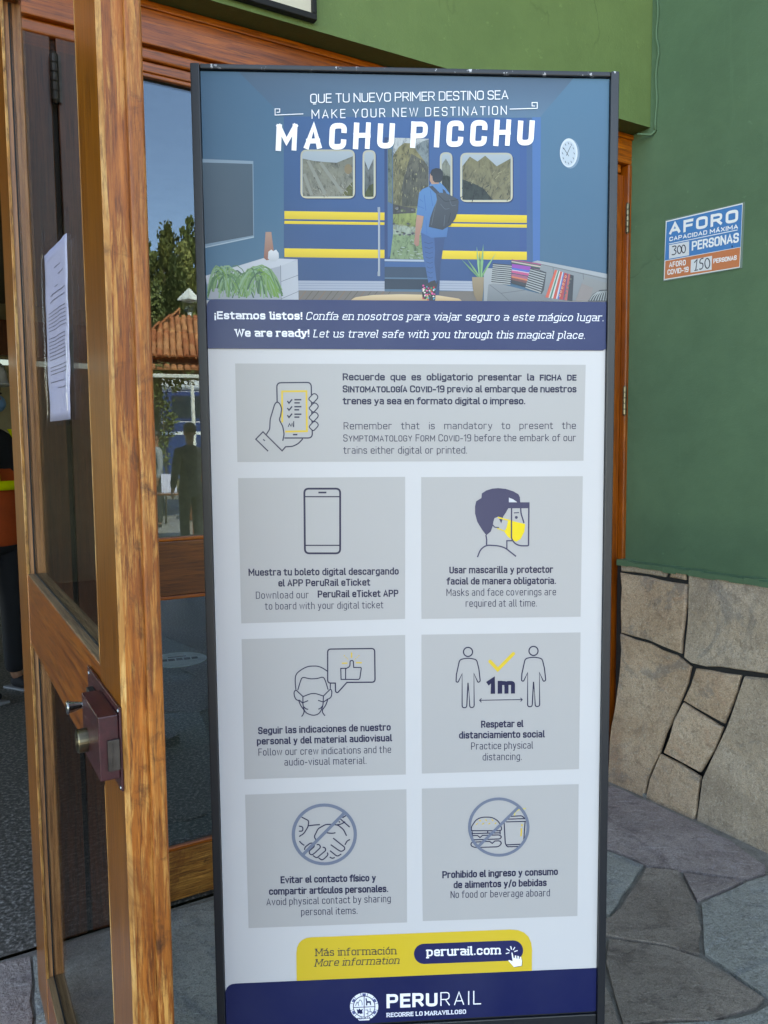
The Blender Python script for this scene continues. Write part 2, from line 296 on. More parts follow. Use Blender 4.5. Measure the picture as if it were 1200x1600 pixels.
for i in range(12):
    for j in range(6): seeds.append((-3.0 + i * .62 + rs.uniform(-.2, .2) + (j % 2) * .3, -3.2 + j * .62 + rs.uniform(-.18, .18)))
for k, s_ in enumerate(seeds):
    w = FA.w(*s_, 0)
    poly = [(-3.4, -3.6), (4.4, -3.6), (4.4, -.01), (-3.4, -.01)]
    for q in seeds:
        if q != s_ and math.dist(q, s_) < 2: poly = clip(poly, (q[0] + s_[0]) / 2, (q[1] + s_[1]) / 2, q[0] - s_[0], q[1] - s_[1])
    if len(poly) < 3: continue
    wp = [tuple(FA.w(*p, 0)[:2]) for p in poly]
    smp = wp + [(w.x, w.y)] + [((a[0] + w.x) / 2, (a[1] + w.y) / 2) for a in wp]
    # side wall: stay in front of it
    wp = clip(wp, WR.o.x, WR.o.y, WR.n.x, WR.n.y)
    if len(wp) < 3: continue
    if any(inpoly(p, g) for p in smp for g in traced):
        for g in traced[:1] + traced[1:]:
            pass
        # cut the cell back from the measured stones with their left bounding line
        a, b = Vector(ground(*CR([(-110, 875)])[0])), Vector(ground(*CR([(-100, 1800)])[0])); e = b - a; nn = Vector((e.y, -e.x))
        if nn.dot(Vector(traced[4][0]) - a) < 0: nn = -nn
        wp = clip(wp, a.x, a.y, nn.x, nn.y)
        if len(wp) < 3: continue
    ar = abs(sum(wp[i - 1][0] * wp[i][1] - wp[i][0] * wp[i - 1][1] for i in range(len(wp)))) / 2
    if ar < .02: continue
    wp = [p for i, p in enumerate(wp) if math.dist(p, wp[i - 1]) > .04]
    if len(wp) > 2: slab('flagstone', wp, M[rs.choice(['flag', 'flag_brown', 'flag', 'flag_blue'])], pav, W3, .012, .0025, .003, .004, 3, .007)

# ---------------------------------------------------------------- station building
t = NT('speckled_dark_floor'); c = t.coord(rand=False); a = t.noise(c, 70, 4, .7); b = t.noise(c, 1.5, 5)
col = t.ramp(a, [(.35, hexc('#33322f')), (.52, hexc('#625f5a')), (.66, hexc('#b0aca6'))]); col = t.mix(t.ramp(b, [(.3, .3), (.7, 0)]), col, hexc('#454440'))
M['carpet'] = t.done(col, .45, t.bump(a, .6, .004))
sheet('interior_floor', fpts([(-5, .021), (2.6, .021), (2.6, 6.5), (-5, 6.5)]), 0.0, M['carpet'])
bld = thing('station_building', 'green station building with wooden glazed doors under a green beam', 'building', FA.o, 30)
M['inner'] = plain('cream_inner_wall', '#8f8a74', .8); M['inner_dark'] = plain('dark_ceiling', '#4b4a42', .8); M['roof'] = plain('added_roof_sheet', '#6d4a36', .8)
XR = 1.98                                        # where the side wall meets the front
yf = -.092
bm = bmesh.new(); addbox(bm, -7, XR, yf, .12, 2.65, 7.2); o = finish('upper_wall', bm, [M['plaster_beam'], M['soffit']], bld)  # unseen height above the beam raised to lengthen the building's shade
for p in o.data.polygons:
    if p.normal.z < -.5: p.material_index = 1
box('wall_end', -7, -1.75, .0, .12, 0, 2.648, M['plaster'], bld)
box('ceiling_with_sunshade', -5, 2.6, .125, 9.5, 2.9, 3.0, M['inner_dark'], bld)  # unseen run past the rear wall added to keep sun off its window
box('inner_wall', -5.1, -5.0, .125, 6.5, 0, .5, M['inner'], bld); box('inner_wall', -5.1, -5.0, .125, 6.5, 2.6, 2.9, M['inner'], bld); box('inner_wall', 2.6, 2.7, .125, 6.5, 0, 2.9, M['inner'], bld)  # left side stays open in between, an added gap letting daylight in
box('inner_wall', -5, .6, 6.5, 6.6, 0, 2.285, M['inner'], bld); box('inner_wall', -5, .6, 6.5, 6.6, 2.35, 2.9, M['inner'], bld); box('inner_wall', .601, 2.6, 6.5, 6.6, 0, 2.9, M['inner'], bld)
box('ceiling_beam', -5, 2.6, 6.36, 6.49, 2.37, 2.72, M['dark_z'], bld)
bm = bmesh.new(); addbox(bm, -7, 8, .13, 7.5, 7.2, 7.4); finish('roof', bm, M['roof'], bld)  # unseen roof put in to block the sun from behind
M['tinted'] = glass('dimming_pane_glass', 1.4, (.3, .3, .28)); box('added_dimming_pane', -5, .6, 6.54, 6.545, 2.285, 2.35, M['tinted'], bld, 0)  # tinted pane added to dim the daylight through the rear slot
# door frame: header with lip, posts
dfr = thing('door_frame', 'varnished brown wooden door frame with header under the green beam', 'door frame', FA.o, 30)
box('header', -1.75, XR, -.004, .09, 2.535, 2.648, M['wood_x'], dfr, .003)
box('header_top_strip', -1.75, XR, -.012, -.0045, 2.628, 2.647, M['wood_x'], dfr, .002)
box('header_lip', -1.75, XR - .09, .012, .09, 2.50, 2.5345, M['wood_x'], dfr, .006, 3)
box('mullion', -.33, -.242, .012, .09, 0, 2.50, M['dark_z'], dfr, .003); box('mullion', -.228, -.09, .012, .09, 0, 2.50, M['dark_z'], dfr, .003)
box('gap_strip', -.2415, -.2285, .03, .08, 0, 2.50, M['black'], dfr, 0)
box('post', -.36, -.3305, -.1, .05, 0, 2.50, M['dark_z'], dfr, .003)
box('post', -1.75, -1.66, .0, .09, 0, 2.50, M['wood_z'], dfr, .003)
xj = FA.hit(990, 700)[0]; box('post', xj - .062, xj, -.006, .09, 0, 2.5345, M['wood_z'], dfr, .004)
HG = []
def hinge(name, x, y, z, parent, m, r_=.008, h=.1):
    bm = bmesh.new()
    for k in range(5): addlathe(bm, [(r_ * .9, 0), (r_, .002), (r_, h / 5 - .003), (r_ * .9, h / 5 - .001)], Matrix.Translation((x, y, z + k * h / 5)), 12)
    addlathe(bm, [(r_ * .5, -.006), (r_ * .8, 0), (r_ * .8, h), (r_ * .4, h + .008)], Matrix.Translation((x, y, z)), 10); addbox(bm, x, x + .018, y + .003, y + .006, z, z + h)
    return finish(name, bm, m, parent, smooth=False)
for z_ in (1.62, 2.33): hinge('hinge', -.236, -.002, z_, dfr, M['rust'], .011, .12)  # upper one is a solid stand-in for a hinge mirrored in the glass
def closed_leaf(x0, x1, right, label):
    d = thing('closed_door', label, 'door', FA.w(x0, 0, 0), 30); w = x1 - x0; y0, y1 = .02, .065; zt = 2.498
    sl = .055; sr = .1
    box('stile', 0, sl, y0, y1, .01, zt, M['wood_z'], d, .003); box('stile', w - sr, w, y0, y1, .01, zt, M['wood_z'], d, .003)
    for nm, za, zb, m in (('bottom_rail', .012, .17, 'worn_x'), ('middle_rail', .965, 1.13, 'brown_x'), ('top_rail', 2.47, zt, 'wood_x')): box(nm, sl, w - sr, y0, y1, za, zb, M[m], d, .003)
    for za, zb in ((.17, .965), (1.13, 2.47)):
        p = box('glass_pane', sl, w - sr, .04, .046, za, zb, M['glass'], d, 0)
        bm = bmesh.new()
        for a, b in ((za, za + .012), (zb - .012, zb)): addbox(bm, sl, w - sr, .024, .0395, a, b)
        finish('glazing_bead', bm, M['wood_x'], d, bevel=.003)
    if right:
        for px, py in ((979, 340), (968, 625), (961, 905), (955, 1160)):
            z = FA.hit(px, py)[1]; hinge('hinge', w + .006, .0, z - .06, d, M['brass'], .0085, .115)
    return d
closed_leaf(-.088, .86, False, 'left closed glazed wooden door reflecting trees and a tiled roof')
closed_leaf(.865, xj - .064, True, 'right closed glazed wooden door half hidden behind the information stand')

# framed board on the beam
bx, bz = FA.hit(490, 36, yf); bd = thing('framed_board', 'cream board in black frame hanging high on the green beam', 'sign', FA.w(bx, yf - .002, bz), 30)
M['cream'] = plain('cream_board', '#cfc8b4', .5, var=.04)
box('panel', -1.4, -.014, -.012, -.004, .016, .6, M['cream'], bd, 0)
bm = bmesh.new(); addbox(bm, -1.41, 0, -.024, 0, -.004, .014); addbox(bm, -.0135, 0, -.024, 0, .0145, .61); addbox(bm, -1.41, -1.401, -.024, 0, .0145, .61); addbox(bm, -1.4, -.014, -.024, 0, .601, .61); finish('frame', bm, M['black'], bd, bevel=.002)

# ---------------------------------------------------------------- green side wall with stone dado
sw = thing('side_wall', 'green plastered side wall standing on a rough stone dado', 'wall', WR.o, -57)
def wobble(z): return 0
bm = bmesh.new(); addbox(bm, -1.2, 4.2, 0, .3, .915, 7.2); finish('plaster', bm, M['plaster'], sw)
bm = bmesh.new(); n = 60
for i in range(n):                                # thin uneven hem where the paint meets the stone
    x0, x1 = -.02 + i * 3.4 / n, -.02 + (i + 1) * 3.4 / n
    addbox(bm, x0, x1 - .0005, -.052, -.0005, .915 - random.uniform(.0, .008), .93 + random.uniform(-.002, .003))
finish('plaster_hem', bm, M['plaster'], sw)
YS = -.045
box('joint_backing', -.03, 4.2, YS + .012, .29, -.02, .914, M['black_joint'], sw, 0)
dado = [([(104, 50), (268, 84), (257, 110), (104, 89)], 'stone_grey'), ([(274, 85), (325, 95), (325, 126), (263, 113)], 'stone'),
 ([(105, 92), (325, 132), (325, 200), (312, 373), (200, 325), (105, 294)], 'stone'),
 ([(331, 95), (597, 127), (765, 150), (765, 462), (597, 438), (345, 403), (318, 375), (331, 200)], 'stone_grey'),
 ([(104, 299), (200, 330), (290, 370), (345, 410), (308, 525), (248, 690), (216, 770), (208, 870), (85, 812), (90, 600), (100, 400)], 'stone'),
 ([(351, 411), (509, 434), (455, 601), (316, 520)], 'stone'), ([(314, 527), (454, 608), (424, 690), (387, 761), (256, 689)], 'stone'),
 ([(253, 694), (385, 768), (373, 950), (213, 868), (221, 770)], 'stone'),
 ([(515, 437), (765, 468), (765, 1195), (600, 1095), (480, 1010), (378, 952), (392, 768), (428, 692), (460, 605)], 'stone_grey')]
def onW(x, z, h):                                  # face height h stands out of the wall, the foot battered outwards
    batter = max(0, (.45 - z)) * .1
    return Vector((x, YS - h - batter, z))
def wallpoly(pts): return [WR.hit(px, py, YS) for px, py in CR(pts)]
for pts, m in dado: slab('stone', wallpoly(pts), M[m], sw, onW, .014, .004, .008, .0022, 3, .005)
xe = WR.hit(*CR([(768, 150)])[0], YS)[0]
for (a, b, c_, d_) in ((0, .5, .5, .9), (.52, 1.2, .45, .9), (0, .45, -.02, .49), (.47, 1.2, -.02, .44), (1.22, 1.9, .4, .9), (1.22, 2.0, -.02, .39)):
    slab('stone', [(xe + a, c_), (xe + b, c_ + .01), (xe + b - .02, d_), (xe + a + .01, d_ - .01)], M[random.choice(['stone', 'stone_grey'])], sw, onW, .014, .005, .005, .004, 2)

# painted cable in the corner
cb = bmesh.new(); pts = []
for py in range(-60, 216, 12):
    x, z = WR.hit(1027 - (py * .012) + 1.2 * math.sin(py * .09) + (2 if 60 < py < 90 else 0), py, -.006); pts.append((x, -.006, z))
addtube(cb, pts, .0045, 8); x, z = pts[-1][0], pts[-1][2]
addtube(cb, [(x, -.006, z), (x - .015, -.012, z - .012), (x - .05, -.05, z - .006)], .0045, 8)
o = finish('cable', cb, M['plaster'], None, True); o.location = WR.o; o.rotation_euler = (0, 0, R(-57)); tag(o, 'thin green painted cable running down the wall corner', 'cable')
# ---------------------------------------------------------------- lettering: every glyph is a set of pen strokes
def rc(pts, r, closed=False):                     # round the corners of a polyline; r single value or per point
    n = len(pts); out = []
    for i, p in enumerate(pts):
        ri = r[i] if isinstance(r, (list, tuple)) else r
        if (not closed and i in (0, n - 1)) or ri <= 0: out.append(p); continue
        a, b = Vector(pts[i - 1]), Vector(pts[(i + 1) % n]); q = Vector(p); la, lb = (a - q).length, (b - q).length
        m = min(ri, la * .5 if (closed or 0 < i - 1) else la, lb * .5 if (closed or i + 2 < n) else lb); A = q + (a - q) * (m / la); B = q + (b - q) * (m / lb)
        for k in range(6): t_ = k / 5; out.append(tuple(A * (1 - t_) ** 2 + q * 2 * t_ * (1 - t_) + B * t_ ** 2))
    return out
X = .72; D = -.27
def lower():
    G = {}; w = .42; rr = .24
    bowl = [(0, 0), (w, 0), (w, X), (0, X)]
    G['o'] = (w, [(rc(bowl, rr, True), 1)]); st = lambda x, a, b: ([(x, a), (x, b)], 0)
    G['a'] = (w, [(rc([(.05, X), (w - .02, X), (w - .02, 0)], .17), 0), (rc([(w - .02, .4), (0, .4), (0, 0), (w - .02, 0)], .14), 0)])
    G['b'] = (w, [st(0, 0, 1.02), (rc([(0, X), (w, X), (w, 0), (0, 0)], rr), 0)]); G['d'] = (w, [st(w, 0, 1.02), (rc([(w, X), (0, X), (0, 0), (w, 0)], rr), 0)])
    G['c'] = (w - .02, [(rc([(w - .02, X - .15), (w - .02, X), (0, X), (0, 0), (w - .02, 0), (w - .02, .15)], rr), 2)])
    G['e'] = (w, [(rc([(0, .36), (w, .36), (w, X), (0, X), (0, 0), (w - .01, 0), (w - .01, .06)], [0, 0, rr, rr, rr, .06, 0]), 2)])
    G['f'] = (.3, [(rc([(.32, 1.02), (.1, 1.02), (.1, 0)], .14), 3), ([(-.04, X), (.3, X)], 2)]); G['g'] = (w, [(rc([(w, 0), (0, 0), (0, X), (w, X)], rr), 2), (rc([(w, X), (w, D), (.03, D)], .17), 2)])
    G['h'] = (w, [st(0, 0, 1.02), (rc([(0, X), (w, X), (w, 0)], .19), 3)]); G['i'] = (.0, [st(0, 0, X - .03), ([(0, 1.0), (0, 1.04)], 8)]); G['\u0131'] = (.0, [st(0, 0, X)])
    G['j'] = (.06, [(rc([(.06, X), (.06, D), (-.08, D)], .12), 2), ([(.06, .92), (.06, 1.03)], 2)]); G['k'] = (.42, [st(0, 0, 1.02), ([(.4, X), (.03, .34)], 4), ([(.12, .42), (.42, 0)], 4)])
    G['l'] = (.08, [(rc([(0, 1.02), (0, 0), (.1, 0)], .08), 5)]); G['m'] = (.78, [st(0, 0, X), (rc([(0, X), (.39, X), (.39, 0)], .17), 3), (rc([(.39, X * .8), (.39, X), (.78, X), (.78, 0)], .15), 3)])
    G['n'] = (w, [st(0, 0, X), (rc([(0, X), (w, X), (w, 0)], .19), 3)]); G['p'] = (w, [st(0, D, X), (rc([(0, X), (w, X), (w, 0), (0, 0)], rr), 2)]); G['q'] = (w, [st(w, D, X), (rc([(w, X), (0, X), (0, 0), (w, 0)], rr), 2)])
    G['r'] = (.3, [st(0, 0, X), (rc([(0, X - .08), (0, X), (.3, X)], .06), 2)])
    G['s'] = (.37, [(rc([(.35, X - .09), (.35, X), (0, X), (0, .40), (.37, .33), (.37, 0), (0, 0), (0, .09)], [0, .1, .13, .1, .1, .13, .1, 0]), 2)])
    G['t'] = (.28, [(rc([(.08, .92), (.08, 0), (.28, 0)], .12), 2), ([(-.05, X), (.27, X)], 2)]); G['u'] = (w, [(rc([(0, X), (0, 0), (w, 0)], .19), 5), st(w, 0, X)])
    G['v'] = (.44, [([(0, X), (.22, 0), (.44, X)], 4)]); G['w'] = (.7, [([(0, X), (.17, 0), (.35, X), (.53, 0), (.7, X)], 4)]); G['x'] = (.42, [([(0, X), (.42, 0)], 4), ([(.42, X), (0, 0)], 4)])
    G['y'] = (.44, [([(0, X), (.23, .02)], 4), ([(.44, X), (.15, D), (.0, D)], 4)]); G['z'] = (.38, [([(0, X), (.38, X), (0, 0), (.38, 0)], 2)])
    for a, b, xx in (('\u00e1', 'a', .23), ('\u00e9', 'e', .23), ('\u00f3', 'o', .23), ('\u00ed', '\u0131', 0)): G[a] = (G[b][0], G[b][1] + [([(xx - .02, .86), (xx + .1, 1.04)], 2)])
    return G
def upper():
    G = {}; w = .5; r = .2; st = lambda x: ([(x, 0), (x, 1)], 0)
    G['A'] = (.54, [([(0, 0), (.27, 1), (.54, 0)], 4), ([(.09, .3), (.45, .3)], 2)]); G['B'] = (w, [st(0), (rc([(0, 1), (.46, 1), (.46, .52), (0, .52)], .18), 2), (rc([(.0, .52), (w, .52), (w, 0), (0, 0)], .2), 2)])
    G['C'] = (w, [(rc([(w, .78), (w, 1), (0, 1), (0, 0), (w, 0), (w, .22)], r), 2)]); G['D'] = (w, [st(0), (rc([(0, 1), (w, 1), (w, 0), (0, 0)], .24), 2)])
    G['E'] = (.42, [([(.42, 1), (0, 1), (0, 0), (.42, 0)], 2), ([(0, .52), (.38, .52)], 2)]); G['F'] = (.42, [([(.42, 1), (0, 1), (0, 0)], 6), ([(0, .5), (.38, .5)], 2)])
    G['G'] = (w, [(rc([(w, .8), (w, 1), (0, 1), (0, 0), (w, 0), (w, .46), (.28, .46)], [0, r, r, r, r, 0, 0]), 2)]); G['H'] = (w, [st(0), st(w), ([(0, .52), (w, .52)], 2)])
    G['I'] = (0, [st(0)]); G['K'] = (.5, [st(0), ([(.48, 1), (.03, .46)], 4), ([(.14, .58), (.5, 0)], 4)]); G['L'] = (.4, [([(0, 1), (0, 0), (.4, 0)], 5)])
    G['M'] = (.66, [st(0), st(.66), ([(0, 1), (.33, .3), (.66, 1)], 2)]); G['N'] = (.52, [st(0), st(.52), ([(0, 1), (.52, 0)], 2)]); G['O'] = (w, [(rc([(0, 0), (w, 0), (w, 1), (0, 1)], .22, True), 1)])
    G['P'] = (w, [st(0), (rc([(0, 1), (w, 1), (w, .44), (0, .44)], .2), 2)]); G['Q'] = (w, [(rc([(0, 0), (w, 0), (w, 1), (0, 1)], .22, True), 1), ([(.22, -.17), (.42, -.17)], 2)])
    G['R'] = (w, [st(0), (rc([(0, 1), (w - .02, 1), (w - .02, .46), (0, .46)], .2), 2), ([(.26, .46), (w, 0)], 4)]); G['S'] = (.46, [(rc([(.46, .8), (.46, 1), (0, 1), (0, .53), (.46, .47), (.46, 0), (0, 0), (0, .2)], [0, .18, .19, .16, .16, .19, .18, 0]), 2)])
    G['T'] = (.46, [([(.23, 0), (.23, 1)], 7), ([(0, 1), (.46, 1)], 2)]); G['U'] = (w, [(rc([(0, 1), (0, 0), (w, 0), (w, 1)], .22), 4)]); G['V'] = (.54, [([(0, 1), (.27, 0), (.54, 1)], 4)])
    G['W'] = (.78, [([(0, 1), (.19, 0), (.39, 1), (.59, 0), (.78, 1)], 4)]); G['X'] = (.5, [([(0, 1), (.5, 0)], 4), ([(.5, 1), (0, 0)], 4)]); G['Y'] = (.52, [([(0, 1), (.26, .45), (.52, 1)], 4), ([(.26, .45), (.26, 0)], 4)])
    G['\u00cd'] = (0, [st(0), ([(0, 1.1), (.1, 1.24)], 2)]); G['\u00c1'] = (.54, G['A'][1] + [([(.24, 1.1), (.36, 1.26)], 2)])
    G['0'] = (.44, [(rc([(0, 0), (.44, 0), (.44, 1), (0, 1)], .2, True), 1)]); G['1'] = (.2, [([(-.02, .78), (.2, 1), (.2, 0)], 2)]); G['5'] = (.44, [(rc([(.4, 1), (.04, 1), (.02, .56), (.44, .6), (.44, 0), (0, 0), (0, .16)], [0, 0, 0, .2, .2, .15, 0]), 2)])
    G['3'] = (.42, [(rc([(0, 1), (.42, 1), (.42, .54), (.14, .54)], .16), 2), (rc([(.2, .54), (.44, .54), (.44, 0), (0, 0)], .18), 2)]); G['9'] = (.44, [(rc([(.44, .46), (0, .46), (0, 1), (.44, 1), (.44, 0), (.04, 0)], .19), 2)])
    G['.'] = (0, [([(0, -.02), (0, .05)], 8)]); G[','] = (0, [([(.02, .07), (-.04, -.16)], 2)]); G['!'] = (0, [([(0, 1.02), (0, .34)], 8), ([(0, -.04), (0, .06)], 8)]); G['\u00a1'] = (0, [([(0, .42), (0, -.24)], 8), ([(0, .68), (0, .78)], 8)])
    G['-'] = (.26, [([(0, .36), (.26, .36)], 2)]); G['/'] = (.3, [([(0, -.1), (.3, 1.05)], 2)])
    return G
GL = lower(); GL.update(upper())
class Print:
    """flat print on one plane: coloured faces in thin layers, kept as one mesh"""
    def __init__(s, fr, y=0.0): s.fr = fr; s.y = y; s.v = []; s.f = []; s.c = []; s.mi = []
    def P(s, p): return s.fr.hit(p[0], p[1], s.y)
    def face(s, pts, col, layer, mi=0):           # pts local (x, z); col one colour or one per point
        k = len(s.v); h = s.y - .0002 - layer * .00012
        if isinstance(col, str): col = [hexc(col)] * len(pts)
        for p, c in zip(pts, col): s.v.append((p[0], h, p[1])); s.c.append(c)
        s.f.append(tuple(range(k, k + len(pts)))); s.mi.append(mi)
    def poly(s, pts, col, layer, mi=0):
        if isinstance(col, (list, tuple)) and isinstance(col[0], str) and len(col) == len(pts): col = [hexc(c) for c in col]
        elif isinstance(col, tuple) and isinstance(col[0], str):     # (top, bottom) shading of the artwork
            ys = [p[1] for p in pts]; a, b = min(ys), max(ys); A, B = hexc(col[0]), hexc(col[1]); col = [tuple(A[i] + (B[i] - A[i]) * (p[1] - a) / (b - a + 1e-9) for i in range(3)) for p in pts]
        s.face([s.P(p) for p in pts], col, layer, mi)
    def stroke(s, pts, w, col, layer, closed=False, cap=0):    # local coords
        P = [Vector(p) for p in pts]; Q = [P[0]]
        for p in P[1:]:
            if (p - Q[-1]).length > 1e-6: Q.append(p)
        if closed and (Q[0] - Q[-1]).length < 1e-6: Q.pop()
        n = len(Q)
        if n < 2: return
        if cap and not closed:
            Q[0] = Q[0] - (Q[1] - Q[0]).normalized() * cap; Q[-1] = Q[-1] + (Q[-1] - Q[-2]).normalized() * cap
        L = []; Rr = []
        for i in range(n):
            d1 = (Q[i] - Q[i - 1]).normalized() if (i > 0 or closed) else None; d2 = (Q[(i + 1) % n] - Q[i]).normalized() if (i < n - 1 or closed) else None
            d1 = d1 or d2; d2 = d2 or d1; m = Vector((-d1.y - d2.y, d1.x + d2.x))
            if m.length < .3: m = Vector((-d2.y, d2.x))
            m.normalize(); k = min(1 / max(m.dot(Vector((-d2.y, d2.x))), .1), 1.8); L.append(Q[i] + m * (w / 2 * k)); Rr.append(Q[i] - m * (w / 2 * k))
        for i in range(n if closed else n - 1):
            j = (i + 1) % n; s.face([L[i], L[j], Rr[j], Rr[i]], [col] * 4 if not isinstance(col, str) else col, layer)
    def pen(s, pts, wpx, col, layer, closed=False, r=0, cap=0):       # photo pixels
        if r: pts = rc(pts, r, closed)
        mpp = abs(s.P((pts[0][0], pts[0][1] - 10))[1] - s.P(pts[0])[1]) / 10; s.stroke([s.P(p) for p in pts], wpx * mpp, col, layer, closed, cap * mpp)
    def disc(s, c, rx, ry, col, layer, n=28, mi=0): s.poly([(c[0] + rx * math.cos(2 * math.pi * k / n), c[1] + ry * math.sin(2 * math.pi * k / n)) for k in range(n)], col, layer, mi)
    def text(s, st_, p0, p1, h, wt, col='#20243f', layer=4, slab=False, slant=0.0, track=.23, space=.34, sc=.84, layers=True):
        A, B = Vector(s.P(p0)), Vector(s.P(p1)); mpp = abs(s.P((p0[0], p0[1] - 10))[1] - A.y) / 10; H = h * mpp; wd = wt * mpp
        items = []; x = 0; small = False; tr = track
        for ch in st_:
            if ch == '^': small = not small; continue
            if ch == ' ': x += space; continue
            k = sc if small and ch not in '-19' else 1; g = GL[ch]; items.append((x, k, ch)); x += g[0] * k + tr
        x -= tr; d = (B - A); Ld = d.length; d.normalize(); up = Vector((0, 1)); sx = (Ld - wd) / x; A = A + d * (wd / 2)
        for gx, k, ch in items:
            strokes = list(GL[ch][1]); lo = ch.islower() or ch == '\u0131'; top = X if lo else 1.0
            for si, (pts, kind) in enumerate(strokes):
                tf = lambda p: A + d * ((gx + p[0] * k) * sx + slant * p[1] * k * H) + up * (wd * .5 + p[1] * k * (H - wd))
                q = [tf(p) for p in pts]; s.stroke(q, wd * (.9 if si else 1), col, layer + .3 * si, kind == 1, wd * .5 if kind in (0, 2, 3, 6, 7, 5) else wd * .25)
                if slab and kind != 1:
                    hw = .15 if not lo else .145
                    for e, (pt, nb) in enumerate(((pts[0], pts[1]), (pts[-1], pts[-2]))):
                        if kind in (2, 8): continue
                        if kind in (3, 6) and e == 0: continue
                        if kind == 5 and e == 1: continue
                        if kind == 7 and e == 1: continue
                        up_ = pt[1] > .5
                        if up_ and lo and ch not in 'vwxyk': a_, b_ = -hw * 1.1, .02
                        else: a_, b_ = -hw, hw
                        s.stroke([tf((pt[0] + a_, pt[1])), tf((pt[0] + b_, pt[1]))], wd * .8, col, layer + .7 + .2 * e)
                    if ch in 'l\u0131' and False: pass
    def build(s, name, mats, parent):
        me = bpy.data.meshes.new(name); me.from_pydata(s.v, [], s.f); ca = me.color_attributes.new('Col', 'FLOAT_COLOR', 'POINT')
        buf = []; [buf.extend((*c, 1)) for c in s.c]; ca.data.foreach_set('color', buf)
        for m in mats: me.materials.append(m)
        for p, m in zip(me.polygons, s.mi): p.material_index = m
        # face the viewer
        bm = bmesh.new(); bm.from_mesh(me)
        for f in bm.faces:
            f.normal_update()
            if f.normal.y > 0: f.normal_flip()
        bm.to_mesh(me); bm.free(); o = link(bpy.data.objects.new(name, me)); o.parent = parent; return o

# ---------------------------------------------------------------- capacity notice on the side wall
nb = thing('capacity_notice', 'blue and orange laminated capacity notice taped on the green wall', 'notice', WR.w(0, 0, 0), -57)
pr = Print(WR, -.0035); q = lambda x, y: (920 + x * .27505, 180 + y * .275)
a = [pr.P(q(*p)) for p in ((422, 945), (870, 868), (885, 492), (436, 595))]
bm = bmesh.new(); vs = [[bm.verts.new((x, y, z)) for x, z in a] for y in (-.0006, -.0034)]
for i in range(4): bm.faces.new((vs[0][i], vs[0][(i + 1) % 4], vs[1][(i + 1) % 4], vs[1][i]))
bm.faces.new(vs[0]); bm.faces.new(vs[1]); t = NT('laminate'); M['laminate'] = t.done(hexc('#6f8377'), .12); finish('laminate_sheet', bm, M['laminate'], nb)
pr.poly([q(427, 937), q(858, 865), q(875, 499), q(438, 602)], '#e4e8ea', 0); pr.poly([q(432, 826), q(862, 748), q(872, 506), q(443, 607)], '#2e7dba', 1); pr.poly([q(431, 931), q(855, 861), q(861, 751), q(435, 829)], '#cf7a50', 1)
Wh = '#eef1f3'
pr.text('AFORO', q(456, 682), q(848, 606), 18.5, 4.4, Wh, 3, track=.3); pr.text('CAPACIDAD M\u00c1XIMA', q(458, 717), q(848, 645), 6.6, 1.5, Wh, 3, track=.26, space=.3)
pr.pen([q(455, 732), q(846, 652)], 1.1, Wh, 3); pr.text('PERSONAS', q(585, 770), q(852, 722), 14.5, 2.7, Wh, 3, track=.25)
pr.poly([q(457, 738), q(571, 716), q(570, 796), q(456, 816)], '#d9dde2', 3); pr.poly([q(581, 822), q(701, 799), q(698, 878), q(578, 895)], '#d9dde2', 3)
ik = '#20243a'
pr.pen([q(474, 748), q(492, 742), q(498, 750), q(484, 766), q(496, 770), q(496, 784), q(484, 794), q(472, 792)], 1.6, ik, 5, r=3)
for cx, cy in ((513, 764), (537, 760)): pr.pen([q(cx + 11 * math.cos(a_ * .4) + 2, cy + 22 * math.sin(a_ * .4)) for a_ in range(16)], 1.6, ik, 5, True)
pr.pen([q(600, 838), q(616, 820), q(608, 882)], 1.8, ik, 5); pr.pen([q(600, 884), q(622, 878)], 1.2, ik, 5)
pr.pen([q(652, 812), q(634, 818), q(630, 842), q(648, 840), q(650, 862), q(640, 876), q(628, 874)], 1.7, ik, 5, r=2.5); pr.pen([q(674 + 14 * math.cos(a_ * .4), 842 + 28 * math.sin(a_ * .4)) for a_ in range(16)], 1.7, ik, 5, True)
pr.text('AFORO', q(456, 866), q(551, 852), 8.4, 1.5, Wh, 3, track=.3); pr.text('COVID-19', q(447, 908), q(567, 890), 8.2, 1.5, Wh, 3, track=.24); pr.text('PERSONAS', q(708, 842), q(840, 822), 7.2, 1.4, Wh, 3, track=.25)
pr.disc(q(815, 746), 1, 2, '#2a2c34', 6, 8)
pr.build('print', [M['print']], nb)

# ---------------------------------------------------------------- information stand
SD = 1.06
TF = Frame(-.2241 * SD, SD, math.degrees(math.atan2(.0308, .28625 * 1.0308 + .2241)))
st = thing('information_stand', 'tall dark framed information stand with travel poster before the doors', 'sign stand', TF.o, TF.a)
PW = TF.hit(952, 128)[0]; xl, _ = TF.hit(297, 110, -.006); xr, _ = TF.hit(968, 120, -.006); _, zt = TF.hit(620, 104, -.006); zi = TF.hit(313, 111)[1]; zb = TF.hit(600, 1597)[1]; CHIP.inputs[1].default_value = zt - .011; CHIP.inputs[2].default_value = zt - .001
box('frame_post', xl, -.0005, -.006, .05, .05, zt, M['frame'], st, .0012); box('frame_post', PW + .0005, xr, -.006, .05, .05, zt, M['frame'], st, .0012)
box('top_rail', .0, PW, -.0055, .05, zi + .001, zt - .0005, M['frame'], st, .0012)
rail = box('bottom_rail', .0, PW, -.002, .05, .05, zb - .004, M['frame'], st, .0012)
box('backing_panel', .001, PW - .001, .001, .045, zb - .003, zi + .0005, M['frame'], st, 0)
for x in (xl + .02, xr - .09): box('foot', x, x + .07, -.24, .28, .0, .049, M['frame'], st, .004)
